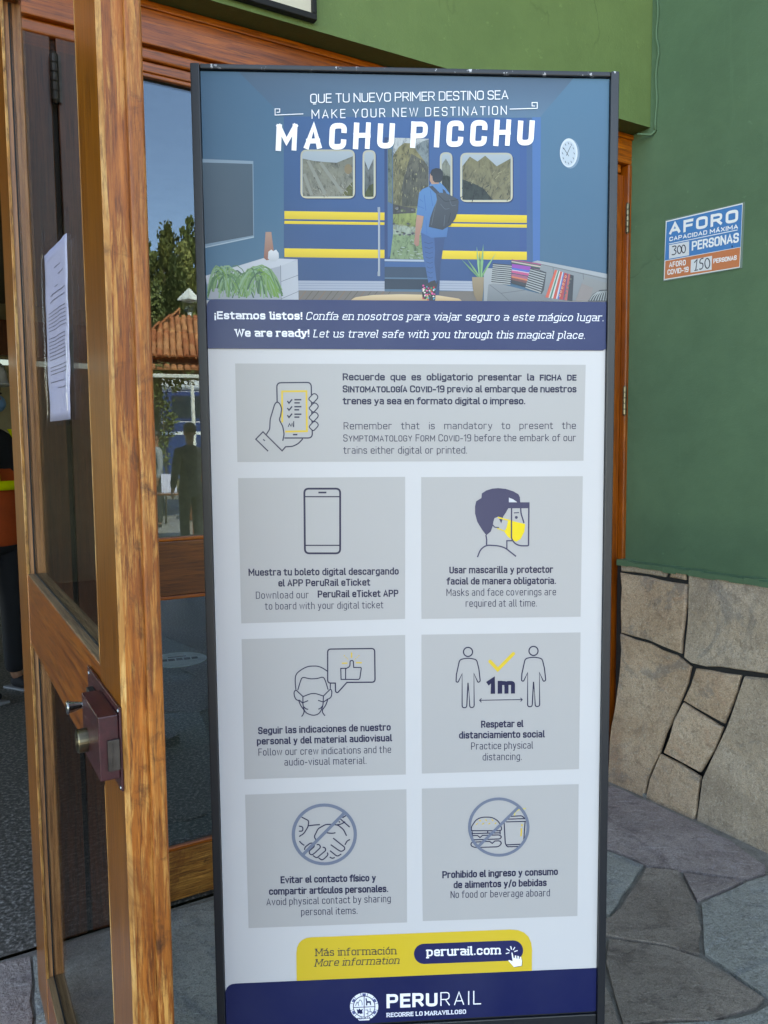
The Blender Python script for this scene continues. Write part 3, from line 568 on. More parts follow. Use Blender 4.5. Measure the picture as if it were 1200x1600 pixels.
A_ = lambda x, y: (280 + .3 * x, 80 + .3 * y); B_ = lambda x, y: (620 + .3 * x, 80 + .3 * y); D_ = lambda x, y: (590 + x / 5.71, 200 + y / 5.714); E_ = lambda x, y: (720 + x / 4.8, 370 + y / 4.8)
C3 = lambda x, y: (340 + x / 2, 550 + y / 2); C4 = lambda x, y: (340 + x / 2, 970 + y / 2); C5 = lambda x, y: (320 + x * .53333, 1420 + y * .53333); L3 = lambda x, y: (300 + x / 3.75, 370 + y / 3.75)
def mp(fn, pts): return [fn(*p) for p in pts]
# white sheet
sheet_ = Print(TF, 0); sheet_.face([(0, zb), (PW, zb), (PW, zi), (0, zi)], '#c4c4c6', 0); sheet_.build('poster_sheet', [M['print']], st)
# --- picture of the room with the railway carriage
pc = Print(TF, 0)
z = lambda p: pc.P(p)
top = zi; xL, xR_ = .0, PW
def full(pts, col, layer, mi=0): pc.face(pts, [hexc(c) for c in col] if isinstance(col, (list, tuple)) else col, layer, mi)
yb = pc.P((620, 470))[1]
full([(xL, yb), (xR_, yb), (xR_, top), (xL, top)], ['#3a6d88', '#3a6580', '#4c7c98', '#3d6c88'], 1)
c0, c1 = pc.P(A_(545, 345)), pc.P(B_(745, 345))
full([(xL + .05, top), (xR_ - .05, top), c1, c0], ['#47657c', '#4b6880', '#5a7e98', '#456c88'], 1.5)
pc.poly(mp(A_, [(545, 340), (1100, 345)]) + mp(B_, [(700, 348), (700, 1210)]) + mp(A_, [(545, 1205)]), ['#2a5f8e', '#2d6399', '#2f649a', '#2a5484', '#224c78'], 2)
pc.poly(mp(B_, [(640, 348), (675, 348), (675, 1200), (640, 1200)]), ('#2f5f98', '#274f86'), 2.4); pc.poly(mp(B_, [(705, 345), (750, 345), (745, 1110), (708, 1110)]), ('#4379b0', '#3a6ea8'), 2.4)
pc.poly(mp(B_, [(676, 350), (704, 350), (706, 1190), (676, 1190)]), ('#3a6590', '#355f88'), 2.5)
pc.poly(mp(A_, [(622, 1245), (1330, 1245), (1500, 1310), (622, 1310)]), '#77706a', 2.2); pc.poly(mp(B_, [(200, 1250), (420, 1250), (420, 1312), (200, 1312)]), '#77706a', 2.3)
for k in range(14): x = 630 + k * 34; pc.pen(mp(A_, [(x + 30, 1250), (x - 10, 1300)]), 1.1, '#5e574f' if k % 3 else '#8d6a58', 2.6)
for fn, x0, x1 in ((A_, 620, 1070), (B_, 222, 400)):
    pc.poly([fn(x0, 1195), fn(x1, 1198), fn(x1, 1250), fn(x0, 1246)], '#a3acbb', 3)
    for dy in (12, 24, 38): pc.pen([fn(x0, 1197 + dy), fn(x1, 1200 + dy)], .6, '#7f8a9c', 3.3)
ylw = ('#f0d23c', '#dcbc2c')
for y0, y1 in ((833, 880), (884, 905), (1027, 1078)): pc.poly(mp(A_, [(548, y0), (1069, y0 + 8), (1069, y1 + 1), (548, y1 - 5)]), ylw, 3)
for y0, y1 in ((852, 895), (900, 920), (1042, 1088)): pc.poly(mp(B_, [(180, y0 - 4), (677, y0 + 3), (677, y1), (180, y1 - 6)]), ylw, 3)
def window(fn, x0, y0, x1, y1, r, hills):
    o_ = rc([(x0, y0), (x1, y0), (x1, y1), (x0, y1)], r, True); i_ = rc([(x0 + 9, y0 + 9), (x1 - 9, y0 + 9), (x1 - 9, y1 - 9), (x0 + 9, y1 - 9)], r * .7, True)
    pc.poly([(p[0] + 1.6, p[1] + 1.8) for p in mp(fn, o_)], '#1d3c66', 3.2); pc.poly(mp(fn, o_), ('#b9b8a8', '#cfc9ac'), 3.6); pc.poly(mp(fn, i_), ('#a9b6bd', '#8a99a0'), 4)
    for k, (pts, col) in enumerate(hills):
        cl = [(min(max(p[0], x0 + 11), x1 - 11), min(max(p[1], y0 + 11), y1 - 11)) for p in pts]; pc.poly(mp(fn, cl), col, 4.4 + k * .4, 1)
window(A_, 632, 513, 915, 767, 34, [([(640, 560), (700, 572), (760, 578), (820, 582), (905, 548), (905, 760), (645, 760)], ('#77796c', '#87877a')), ([(850, 752), (870, 715), (905, 680), (905, 758)], '#5a5c34')])
for k, (a, b) in enumerate((((735, 580), (850, 740)), ((670, 570), (760, 745)), ((650, 640), (690, 750)))): pc.pen(mp(A_, [a, b]), 5, '#8f9287', 5.4 + k * .1)
pc.disc(A_(880, 615), 6, 8, '#8a7858', 5.7, 14)
window(A_, 955, 516, 1023, 770, 30, [([(966, 570), (985, 620), (1012, 560), (1012, 760), (966, 760)], ('#6e7578', '#5c6460')), ([(966, 745), (990, 700), (1014, 690), (1014, 762), (966, 762)], '#4d542e')])
window(B_, 224, 527, 289, 790, 30, [([(234, 590), (255, 560), (280, 600), (280, 780), (234, 780)], ('#878c80', '#5f665c')), ([(234, 650), (260, 648), (280, 655), (280, 780), (234, 780)], '#3c443c')])
window(B_, 330, 530, 603, 786, 34, [([(340, 600), (380, 550), (420, 575), (460, 545), (520, 600), (592, 560), (592, 776), (340, 776)], ('#7a765a', '#857f62')), ([(340, 668), (400, 690), (450, 715), (500, 776), (340, 776)], '#39413c')])
# open carriage door with valley view
pc.poly(mp(D_, [(60, 85), (460, 98), (460, 1180), (62, 1172)]), '#1d4170', 3.2); pc.poly(mp(D_, [(85, 110), (137, 100), (135, 1120), (90, 1165)]), ('#4a7088', '#2d5c90'), 3.6)
pc.poly(mp(D_, [(92, 190), (130, 190), (130, 680), (92, 660)]), '#66746a', 3.9, 1)
pc.poly(mp(D_, [(137, 88), (455, 98), (455, 1175), (137, 1170)]), ('#b8bfc2', '#8b9c84'), 4, 1)
pc.poly(mp(D_, [(330, 170), (400, 120), (455, 105), (455, 360), (330, 300)]), '#7d8a8c', 4.3, 1)
pc.poly(mp(D_, [(137, 250), (190, 170), (240, 135), (310, 140), (350, 210), (420, 300), (452, 350), (452, 700), (350, 720), (137, 690)]), ('#8d8660', '#6c6a50'), 4.6, 1)
pc.poly(mp(D_, [(240, 420), (300, 230), (420, 300), (452, 350), (452, 700), (220, 700), (210, 560)]), ('#66655a', '#4c4e44'), 4.9, 1)
pc.poly(mp(D_, [(137, 700), (455, 730), (455, 900), (137, 860)]), '#87935a', 5.1, 1); pc.poly(mp(D_, [(137, 680), (220, 700), (340, 720), (340, 760), (137, 770)]), '#4a4a48', 5.3, 1)
for k in range(34): x = random.uniform(140, 360); y = random.choice((740, 880, 935)) + random.uniform(-26, 22); pc.disc(D_(x, y), 2.4, 1.5, random.choice(('#45464c', '#6c6c70', '#57613c', '#8c9070')), 5.6 + k * .02, 6)
pc.poly(mp(D_, [(137, 950), (455, 960), (455, 1175), (110, 1168)]), '#7d9470', 5.2, 1)
for k in range(40): x = random.uniform(150, 430); y = 1168 - random.random() ** 1.4 * 210; pc.pen(mp(D_, [(x, y), (x + random.uniform(10, 34), y + 5)]), .9, random.choice(('#aab5ac', '#96a498', '#5c7350')), 6.4 + k * .02)
pc.poly(mp(D_, [(62, 1172), (455, 1178), (455, 1196), (62, 1190)]), '#a9b8c8', 5.5)
for a, b, c in ((1196, 1240, '#2b5f92'), (1240, 1335, '#27445c'), (1335, 1348, '#4b7088'), (1348, 1440, '#1b3346'), (1440, 1460, '#4b7088')): pc.poly(mp(D_, [(62, a), (460, a + 4), (460, b + 4), (62, b)]), c, 5)
pc.pen(mp(A_, [(1041, 818), (1041, 1172)]), 3.4, '#8b96a2', 5); pc.pen(mp(A_, [(1040, 818), (1040, 1172)]), 1, '#c3cad2', 5.5)
for y in (825, 1160): pc.poly(mp(A_, [(1033, y - 12), (1046, y - 12), (1046, y + 12), (1033, y + 12)]), '#9aa4ae', 5.8)
pc.poly(rc(mp(A_, [(890, 1300), (915, 1282), (1010, 1270)]) + mp(B_, [(20, 1266), (200, 1270), (330, 1290), (338, 1302)]), 4), ('#d9c3a0', '#c4a57c'), 3.5)
for k in range(120):
    x = random.uniform(150, 440); y = random.uniform(190, 690)
    if y > 180 + abs(x - 265) * .9: pc.pen(mp(D_, [(x, y), (x + random.uniform(-10, 10), y + random.uniform(12, 44))]), random.uniform(.5, 1.3), random.choice(('#a59c74', '#8f8a68', '#3f4138', '#4f5146', '#77745c', '#35382f')), 5.0 + k * .002)
for k in range(60):
    x = random.uniform(345, 590); y = random.uniform(590, 770); pc.pen(mp(B_, [(x, y), (x + random.uniform(-22, 4), y + random.uniform(6, 26))]), random.uniform(.5, 1.2), random.choice(('#9c9472', '#6c6a54', '#55564a')) if y < 690 else '#2c322e', 5.4 + k * .002)
for k in range(50):
    x = random.uniform(650, 895); y = random.uniform(600, 745); pc.pen(mp(A_, [(x, y), (x + random.uniform(4, 24), y + random.uniform(6, 22))]), random.uniform(.5, 1.2), random.choice(('#94917c', '#6a6b5e', '#a3a194')), 5.3 + k * .002)
# walker with a backpack
J = '#2f5480'
pc.poly(mp(D_, [(500, 975), (600, 975), (580, 1100), (560, 1230), (552, 1400), (547, 1492), (512, 1496), (522, 1350), (500, 1150)]), ('#2c4f7c', '#2a4568'), 7.2); pc.poly(mp(D_, [(388, 935), (505, 976), (512, 1100), (506, 1200), (525, 1362), (455, 1396), (430, 1262), (405, 1150), (394, 1040)]), ('#355f92', '#3a679a'), 7.5)
for k in range(8): y = 1020 + k * 44; pc.pen(mp(D_, [(412 + k * 5, y), (455 + k * 3, y + 14), (492, y + 4)]), .7, '#27466e', 7.9)
pc.poly(mp(D_, [(350, 775), (410, 788), (396, 870), (372, 965), (368, 1050), (345, 1060), (324, 1032), (334, 950), (340, 850)]), ('#b98f7c', '#a97a6c'), 7.8)
pc.poly(mp(D_, [(480, 488), (560, 490), (600, 532), (640, 585), (640, 800), (615, 975), (480, 982), (385, 935), (400, 870), (412, 790), (346, 776), (362, 640), (370, 580), (400, 548), (455, 525)]), ('#4c88b8', '#3f74a8'), 8.1)
for a, b in (((415, 600), (430, 740)), ((375, 640), (405, 660)), ((430, 820), (440, 950)), ((470, 560), (490, 700)), ((360, 700), (412, 720))): pc.pen(mp(D_, [a, b]), .9, '#2f6aa6', 8.4)
pc.poly(mp(D_, [(466, 410), (485, 415), (500, 470), (545, 488), (548, 500), (482, 505), (474, 490), (463, 470)]), '#b8917c', 8.6); pc.poly(mp(D_, [(470, 405), (482, 375), (520, 360), (560, 366), (582, 395), (583, 430), (574, 470), (555, 490), (510, 488), (492, 470), (486, 430), (474, 425)]), ('#22262c', '#31363c'), 8.9)
pc.poly(mp(D_, [(455, 525), (490, 518), (552, 580), (527, 598)]), '#3e4450', 8.7); pc.poly(mp(D_, [(578, 545), (600, 560), (614, 585), (585, 592)]), '#3e4450', 8.8)
pc.poly(mp(D_, [(520, 590), (560, 580), (612, 585), (700, 628), (723, 655), (716, 740), (692, 810), (650, 870), (578, 912), (455, 885), (470, 800), (500, 715), (530, 650)]), ('#4c545c', '#3a4148'), 9.2)
for q_ in ([(540, 600), (600, 660), (680, 650), (718, 640)], [(530, 640), (500, 760), (480, 870)], [(560, 680), (600, 730), (640, 720)], [(640, 640), (660, 700), (700, 690)], [(600, 780), (590, 880)], [(650, 760), (630, 850)]): pc.pen(mp(D_, q_), 1, random.choice(('#2a2f35', '#5e676f')), 9.5, r=3)
# bright small bull figurine
pc.poly(mp(D_, [(395, 1450), (440, 1395), (470, 1372), (510, 1360), (522, 1395), (543, 1358), (530, 1410), (517, 1450), (512, 1545), (460, 1545), (450, 1492), (437, 1492), (430, 1530), (400, 1525)]), '#38353a', 9.6)
for k in range(42): pc.disc(D_(random.uniform(402, 512), random.uniform(1400, 1535)), random.uniform(.8, 1.9), random.uniform(.8, 1.9), random.choice(('#d8303a', '#e8e4d8', '#2f9a58', '#e85a9a', '#7a2a5a', '#4aa0b8')), 9.9 + k * .02, 7)
# television, sideboard, vase, ornament
pc.poly(mp(A_, [(120, 562), (386, 573), (390, 972), (136, 1026)]), ('#8ba4b4', '#7c98aa'), 3); pc.poly(mp(A_, [(122, 580), (382, 588), (386, 960), (134, 1006)]), ('#48606e', '#3c5464'), 3.4); pc.pen(mp(A_, [(136, 1022), (390, 968)]), 1, '#b8cad4', 3.8)
pc.poly(mp(A_, [(138, 1170), (440, 1078), (615, 1084), (530, 1120), (145, 1215)]), '#c3c8cf', 4); pc.poly(mp(A_, [(145, 1214), (530, 1119), (532, 1300), (150, 1292)]), '#a3a9b2', 4); pc.poly(mp(A_, [(530, 1119), (617, 1084), (622, 1300), (532, 1300)]), '#b9bec6', 4.1)
for a, b in (((532, 1200), (620, 1167)), ((532, 1290), (620, 1252)), ((528, 1115), (532, 1300))): pc.pen(mp(A_, [a, b]), .8, '#6f7780', 4.4)
pc.poly(mp(A_, [(450, 942), (480, 942), (493, 1045), (480, 1085), (455, 1090), (441, 1078)]), ('#b8927f', '#96604f'), 4.6)
pc.poly(mp(A_, [(465, 1045), (480, 1034), (490, 1042), (505, 1034), (518, 1052), (520, 1076), (505, 1095), (478, 1096), (462, 1080)]), ('#dde1e4', '#b9bec4'), 4.9)
random.seed(5)
def frond(fn, x0, y0, x1, y1, hgt, w, col, layer):
    pts = [fn(x0 + (x1 - x0) * t_, y0 + (y1 - y0) * t_ - hgt * 4 * t_ * (1 - t_)) for t_ in (0, .25, .5, .75, 1)]; pc.pen(pts, w, col, layer)
yclip = 1292
for k in range(150):
    g = random.random() < .5; cx = 235 if g else 410; x0 = cx + random.uniform(-45, 45); y0 = 1150 + random.uniform(-30, 40); a_ = random.uniform(-1, 1)
    x1 = max(150, min(560, x0 + a_ * 120)); frond(A_, x0, y0, x1, min(1286, 1235 + random.uniform(0, 55)), 30 + 20 * abs(a_), random.uniform(1.2, 3.0), random.choice(('#4c7a4c', '#5c8c50', '#3a6644', '#7aa06a', '#6a9a3c', '#86ab86')), 5 + k * .012)
pc.poly(mp(E_, [(83, 303), (172, 303), (168, 400), (160, 484), (122, 484), (100, 440), (88, 380)]), ('#a08e74', '#857258'), 7)
for p0, p1, w_, c in (((130, 303), (2, 168), 3, '#6c9a70'), ((140, 303), (48, 168), 3, '#7cac78'), ((150, 303), (168, 55), 4.4, '#7db07c'), ((140, 303), (118, 72), 3.6, '#8cbc88'), ((150, 303), (265, 120), 3.4, '#86b482'), ((145, 303), (140, 110), 3.4, '#5c8c64'), ((158, 303), (200, 210), 3, '#6c9c6c')):
    a, b = Vector(p0), Vector(p1); d_ = (b - a).normalized(); n_ = Vector((-d_.y, d_.x)) * w_ * 2.2; m_ = a.lerp(b, .45); pc.poly(mp(E_, [tuple(a - n_ * .6), tuple(m_ - n_), tuple(b), tuple(m_ + n_), tuple(a + n_ * .6)]), c, 7.3 + random.random())
# sofa and cushions
xs = 1098
pc.poly(mp(E_, [(535, 190), (570, 180), (xs, 285), (xs, 484), (600, 484), (560, 300)]), ('#8e9599', '#7e8589'), 6); pc.poly(mp(E_, [(540, 188), (575, 179), (xs, 280), (xs, 312), (585, 200)]), '#a3a9ad', 6.2)
pc.poly(mp(E_, [(172, 255), (200, 236), (236, 238), (240, 350), (205, 360), (195, 484), (170, 484)]), ('#a7acae', '#94999c'), 6.6); pc.poly(mp(E_, [(205, 352), (260, 345), (640, 440), (700, 484), (195, 484)]), ('#8c9296', '#767c80'), 6.4)
for a in ([(690, 225), (695, 300)], [(915, 275), (920, 330)], [(215, 360), (300, 425), (360, 480)], [(300, 425), (480, 400)], [(590, 205), (1090, 318)]): pc.pen(mp(E_, a), .7, '#5f6569', 6.9)
def cushion(pts, bands, along, layer):          # four corners, colour bands from side to side
    a, b, c, d_ = [Vector(p) for p in pts]; s0 = 0; tot = sum(w_ for w_, _ in bands)
    for w_, col in bands:
        s1 = s0 + w_ / tot
        pc.poly(mp(E_, [tuple(a.lerp(d_, s0)), tuple(b.lerp(c, s0)), tuple(b.lerp(c, s1)), tuple(a.lerp(d_, s1))] if along else [tuple(a.lerp(b, s0)), tuple(a.lerp(b, s1)), tuple(d_.lerp(c, s1)), tuple(d_.lerp(c, s0))]), col, layer); s0 = s1
cushion([(240, 200), (382, 212), (370, 362), (226, 348)], [(1, '#3f464c'), (1, '#a9adac')] * 10, True, 8)
cushion([(380, 170), (602, 205), (590, 250), (378, 205)], [(1, '#a44a78'), (.6, '#2c6a5c'), (1, '#c8b0a8'), (.8, '#2f6658'), (1, '#5c3a58')], True, 7.6)
cushion([(382, 205), (525, 225), (500, 382), (376, 350)], [(2.4, '#9a4aa8'), (1.4, '#4a6ab8'), (.5, '#c8c0c8'), (1.6, '#c85a88'), (.6, '#3a4a68'), (1.6, '#a8607a'), (1, '#d87a58'), (1.6, '#7a4a48'), (2.4, '#3c3f44')], True, 8.2)
pc.poly(mp(E_, [(590, 250), (640, 268), (622, 400), (605, 430), (592, 425)]), '#42484d', 8.1); cushion([(520, 236), (636, 268), (598, 424), (482, 384)], [(1, '#3f464c'), (1, '#a3a8a8')] * 9, True, 8.6)
cushion([(705, 248), (845, 292), (835, 484), (632, 455)], [(1.2, '#d86450'), (.5, '#b8c0b8'), (.6, '#3f7a68'), (.6, '#c8ccc8'), (1.1, '#c8584c'), (.5, '#c8c8d0'), (.6, '#4a78b0'), (1.5, '#b84a48'), (.6, '#6a4a70'), (1, '#c0605c'), (2, '#3a3f46')], False, 8.2)
for k in range(6): pc.disc(E_(785 - k * 9, 300 + k * 28), 1.7, 2.2, '#e0a080', 8.6, 8); pc.disc(E_(785 - k * 9, 300 + k * 28), .8, 1, '#8c3a44', 8.8, 6); pc.disc(E_(822 - k * 9, 318 + k * 26), 1.4, 1.9, '#6a6a60', 8.6, 8)
pc.poly(mp(E_, [(930, 298), (xs, 350), (xs, 484), (855, 484), (900, 360)]), ('#8a8f90', '#848281'), 7.6); pc.poly(mp(E_, [(905, 350), (990, 385), (960, 484), (860, 484)]), '#8e8684', 7.9)
pc.poly(mp(E_, [(990, 430), (1040, 400), (xs, 396), (xs, 486), (950, 486)]), '#454c50', 8.2)
for k in range(7): pc.pen(mp(E_, [(965 + k * 20, 480), (990 + k * 17, 440 - k * 2), (1030 + k * 10, 412 - k)]), 1.4, '#9fa6a6', 8.5, r=3)
# clock
pc.disc(B_(903, 535), 14.6, 23.2, '#7a98ae', 3.2); pc.disc(B_(895, 530), 13.8, 22.6, '#d3dde4', 3.6); pc.disc(B_(893, 533), 11.6, 19.4, '#bccbd6', 4)
for k in range(12): a_ = k * math.pi / 6; p = B_(893 + 30 * math.sin(a_), 533 - 52 * math.cos(a_)); pc.pen([(p[0] - .8, p[1] - 1.6), (p[0] + .8, p[1] + 1.6)], .9, '#3f4c5c', 4.4)
pc.pen(mp(B_, [(882, 545), (905, 495)]), .9, '#2f3a48', 4.7); pc.pen(mp(B_, [(895, 548), (868, 505)]), .9, '#2f3a48', 4.9)
pc.c = [tuple(v ** 1.06 * .84 for v in c_) for c_ in pc.c]      # the picture prints a little deeper than the swatches
# headline
Wt = '#eef1f8'
pc.text('QUE TU NUEVO PRIMER DESTINO SEA', (485, 162), (794, 156), 14.6, 1.55, Wt, 11, track=.17, space=.26); pc.text('MAKE YOUR NEW DESTINATION', (487, 186.3), (791.5, 180), 14.2, 1.45, Wt, 11, track=.36, space=.42)
pc.text('MACHU PICCHU', (431, 236.5), (833, 227.5), 41.5, 8.6, '#f3f5fb', 11, track=.52, space=.4, slant=.05)
pc.pen(mp(A_, [(645, 329), (500, 335), (500, 303), (524, 303), (524, 320), (510, 321)]), 1.3, Wt, 11, cap=.5); pc.pen(mp(B_, [(588, 304), (730, 300), (730, 270), (703, 270), (703, 288), (717, 288)]), 1.3, Wt, 11, cap=.5)
pc.build('room_picture', [M['print'], M['scene_print']], st)
# --- navy band with the two slogans
nv = Print(TF, 0); N1 = '#16295a'
pl = [(0, nv.P((325, 544.8))[1]), (0, nv.P((323, 480))[1])] + [nv.P(p) for p in rc([(323.3, 480), (323.6, 467.3), (345, 468)], 12)[1:-1]] + [nv.P((345, 467.8)), (PW, nv.P((949, 472))[1]), (PW, nv.P((948, 538))[1])] + [nv.P(p) for p in rc([(948.2, 538), (948, 548), (920, 547.8)], 11)[1:-1]] + [nv.P((915, 547.8))]
nv.face(pl, N1, 11)
nv.text('\u00a1Estamos listos!', (335.5, 499), (472.5, 500), 12.4, 2.5, Wt, 13, slab=True, track=.25); nv.text('Conf\u00eda en nosotros para viajar seguro a este m\u00e1gico lugar.', (478, 500), (942, 502.3), 12.2, 1.25, Wt, 13, slab=True, slant=.2, track=.24)
nv.text('We are ready!', (367.5, 526.5), (483.5, 527), 12.4, 2.5, Wt, 13, slab=True, track=.25); nv.text('Let us travel safe with you through this magical place.', (489.5, 527.5), (913, 529.8), 12.2, 1.25, Wt, 13, slab=True, slant=.2, track=.24)
nv.build('slogan_band', [M['print']], st)
# --- seven grey panels
GP = '#acabab'; NV = '#15193e'; YE = '#dab83c'
def panel(corners, draw, name='notice_panel'):
    p = Print(TF, 0); p.poly(corners, GP, 2); draw(p); return p.build(name, [M['print']], st)
def d1(p):
    Z = lambda x, y: (380 + x / 8, 580 + y / 8)
    p.pen(rc(mp(Z, [(425, 385), (420, 145), (850, 140), (865, 835), (515, 835)]), [0, 7, 7, 7, 0]), 2, NV, 4); p.pen(mp(Z, [(487, 450), (487, 253), (790, 250), (797, 750), (525, 755)]), 3, YE, 4.3); p.pen(mp(Z, [(487, 450), (489, 640)]), 3, YE, 4.35)
    for k in range(4):
        cx, cy = 885 - (0 if k else 5), 335 + k * 116; a_ = math.radians(-47); pt = []
        for dx, dy in ((-55, -40), (55, -40), (55, 40), (-55, 40)): pt.append(Z(cx + dx * math.cos(a_) - dy * math.sin(a_), cy + dx * math.sin(a_) + dy * math.cos(a_)))
        p.poly(rc(pt, [3, 5, 5, 3], True), GP, 4.6 + k * .05); p.pen(rc(pt, [3, 5, 5, 3], True), 1.7, NV, 4.9 + k * .05, True)
    p.poly(mp(Z, [(425, 380), (400, 395), (335, 600), (330, 720), (290, 790), (480, 990), (500, 870), (515, 790), (500, 700), (450, 605), (480, 500), (470, 410)]), GP, 4.6)
    p.pen(mp(Z, [(290, 790), (332, 725), (338, 600), (395, 410), (425, 380), (462, 410), (482, 470), (468, 560), (450, 605), (495, 690), (512, 790), (495, 870)]), 1.9, NV, 5, r=3); p.pen(mp(Z, [(745, 845), (690, 905), (620, 940), (530, 945), (487, 995), (248, 758), (158, 850), (312, 1000)]), 1.9, NV, 5, r=[0, 4, 4, 0, 0, 0, 0, 0])
    p.pen(mp(Z, [(250, 852), (272, 870)]), 1.8, NV, 5); p.pen(mp(Z, [(622, 793), (678, 793)]), 2.2, NV, 5)
    for y in (372, 460, 550): p.pen(mp(Z, [(552, y), (573, y + 28), (612, y - 20)]), 2.1, NV, 5)
    for y, x1 in ((357, 727), (396, 708), (444, 728), (483, 700), (538, 728), (574, 703)): p.pen(mp(Z, [(640, y), (x1, y)]), 2.2, NV, 5)
    p.pen(mp(Z, [(562, 695), (580, 655), (598, 690), (612, 650), (622, 690), (632, 625), (632, 700)]), 1.4, NV, 5)
    T = lambda s_, a, b, w_=1.2, **k: p.text(s_, a, b, 11.2, w_, NV, 4, **k)
    T('Recuerde que es obligatorio presentar la ^FICHA DE', (535.5, 594.5), (900.5, 595), 2.25, space=.6); T('S^INTOMATOLOG\u00cdA^ C^OVID^-19 previo al embarque de nuestros', (535.5, 613.3), (900.5, 613.3), 2.15, space=.28); T('trenes ya sea en formato digital o impreso.', (536, 632), (820.5, 632), 2.25, space=.28)
    T('Remember that is mandatory to present the', (537, 671), (899.5, 670.3), space=1.0); T('S^YMPTOMATOLOGY^ F^ORM^ C^OVID^-19 before the embark of our', (536.5, 690), (899.5, 689.3)); T('trains either digital or printed.', (537, 709), (729.5, 708.7))
panel([(367.5, 568), (915, 570), (911.5, 720), (371, 722)], d1)
def lines(p, ls):
    for s_, a, b, bold in ls: p.text(s_, a, b, 11.2, 2.1 if bold else 1.12, NV, 4, track=.27, space=.32)
def d2(p):
    fr_ = rc(mp(C3, [(271, 427), (383, 427), (383, 629), (273, 629)]), 7, True); p.pen(fr_, 3, NV, 4, True)
    for y in (452, 604): p.pen(mp(C3, [(274, y), (382, y)]), 1.8, NV, 4.4)
    p.pen(mp(C3, [(315, 439), (340, 439)]), 2.6, NV, 4.5)
    lines(p, [('Muestra tu boleto digital descargando', (388.5, 899.7), (623, 897.7), 1), ('APP PeruRail eTicket', (449, 916.2), (578.5, 915), 1), ('el', (435, 916.5), (445, 916.3), 1), ('Download our', (400, 935.5), (482.5, 934.6), 0), ('PeruRail eTicket APP', (496.5, 933.7), (622.5, 932.3), 1), ('to board with your digital ticket', (414.5, 952.5), (599, 950.3), 0)])
panel([(372, 747), (633, 745), (633, 967), (377, 974)], d2)
def d3(p):
    Z = lambda x, y: (720 + x / 8.571, 750 + y / 8.569); H = '#3a3a58'
    p.poly(mp(Z, [(275, 240), (280, 180), (340, 140), (420, 115), (500, 108), (600, 118), (700, 150), (770, 190), (790, 230), (795, 298), (912, 298), (915, 378), (635, 378), (600, 440), (565, 490), (560, 520), (540, 500), (500, 490), (450, 510), (435, 560), (428, 610), (400, 690), (340, 740), (280, 660), (220, 560), (190, 450), (190, 350), (205, 285)]), H, 4)
    p.poly(mp(Z, [(643, 235), (700, 258), (755, 298), (643, 298)]), '#c4c7cc', 4.4); p.poly(mp(Z, [(512, 520), (560, 520), (540, 582)]), H, 4.4)
    p.poly(mp(Z, [(630, 550), (680, 545), (862, 590), (850, 690), (800, 790), (740, 825), (680, 795), (630, 760), (580, 690), (610, 640)]), '#e5c92a', 4.5); p.pen(mp(Z, [(495, 500), (690, 552)]), 2, '#e5c92a', 4.7); p.pen(mp(Z, [(485, 645), (590, 685)]), 2, '#d4bf4c', 4.8)
    p.pen(mp(Z, [(430, 600), (445, 630), (510, 635)]), 1.6, H, 5, r=2); p.pen(mp(Z, [(678, 378), (676, 780), (720, 850), (790, 880), (905, 880), (910, 298)]), 2.2, H, 5.2, r=[0, 3, 5, 5, 2, 0]); p.pen(mp(Z, [(800, 378), (805, 450), (845, 575)]), 2.1, H, 5.2, r=3)
    p.pen(mp(Z, [(708, 440), (778, 436)]), 1.6, H, 5); p.disc(Z(742, 500), 2.3, 2.3, H, 5, 14); p.pen(mp(Z, [(335, 735), (345, 800), (343, 868)]), 2.1, H, 5); p.pen(mp(Z, [(222, 1033), (260, 930), (340, 870), (500, 880), (590, 905), (738, 1022)]), 2.1, H, 5.1, r=[0, 7, 7, 4, 7, 0]); p.pen(mp(Z, [(690, 812), (615, 812), (615, 918)]), 1.9, H, 5.3)
    lines(p, [('Usar mascarilla y protector', (702, 896), (864, 895), 1), ('facial de manera obligatoria.', (698, 913.5), (868.5, 912.5), 1), ('Masks and face coverings are', (697.5, 931), (868.5, 930), 0), ('required at all time.', (727.5, 948), (838.5, 947.5), 0)])
panel([(658, 745.5), (910.5, 744), (907, 963.5), (658.5, 967)], d3)
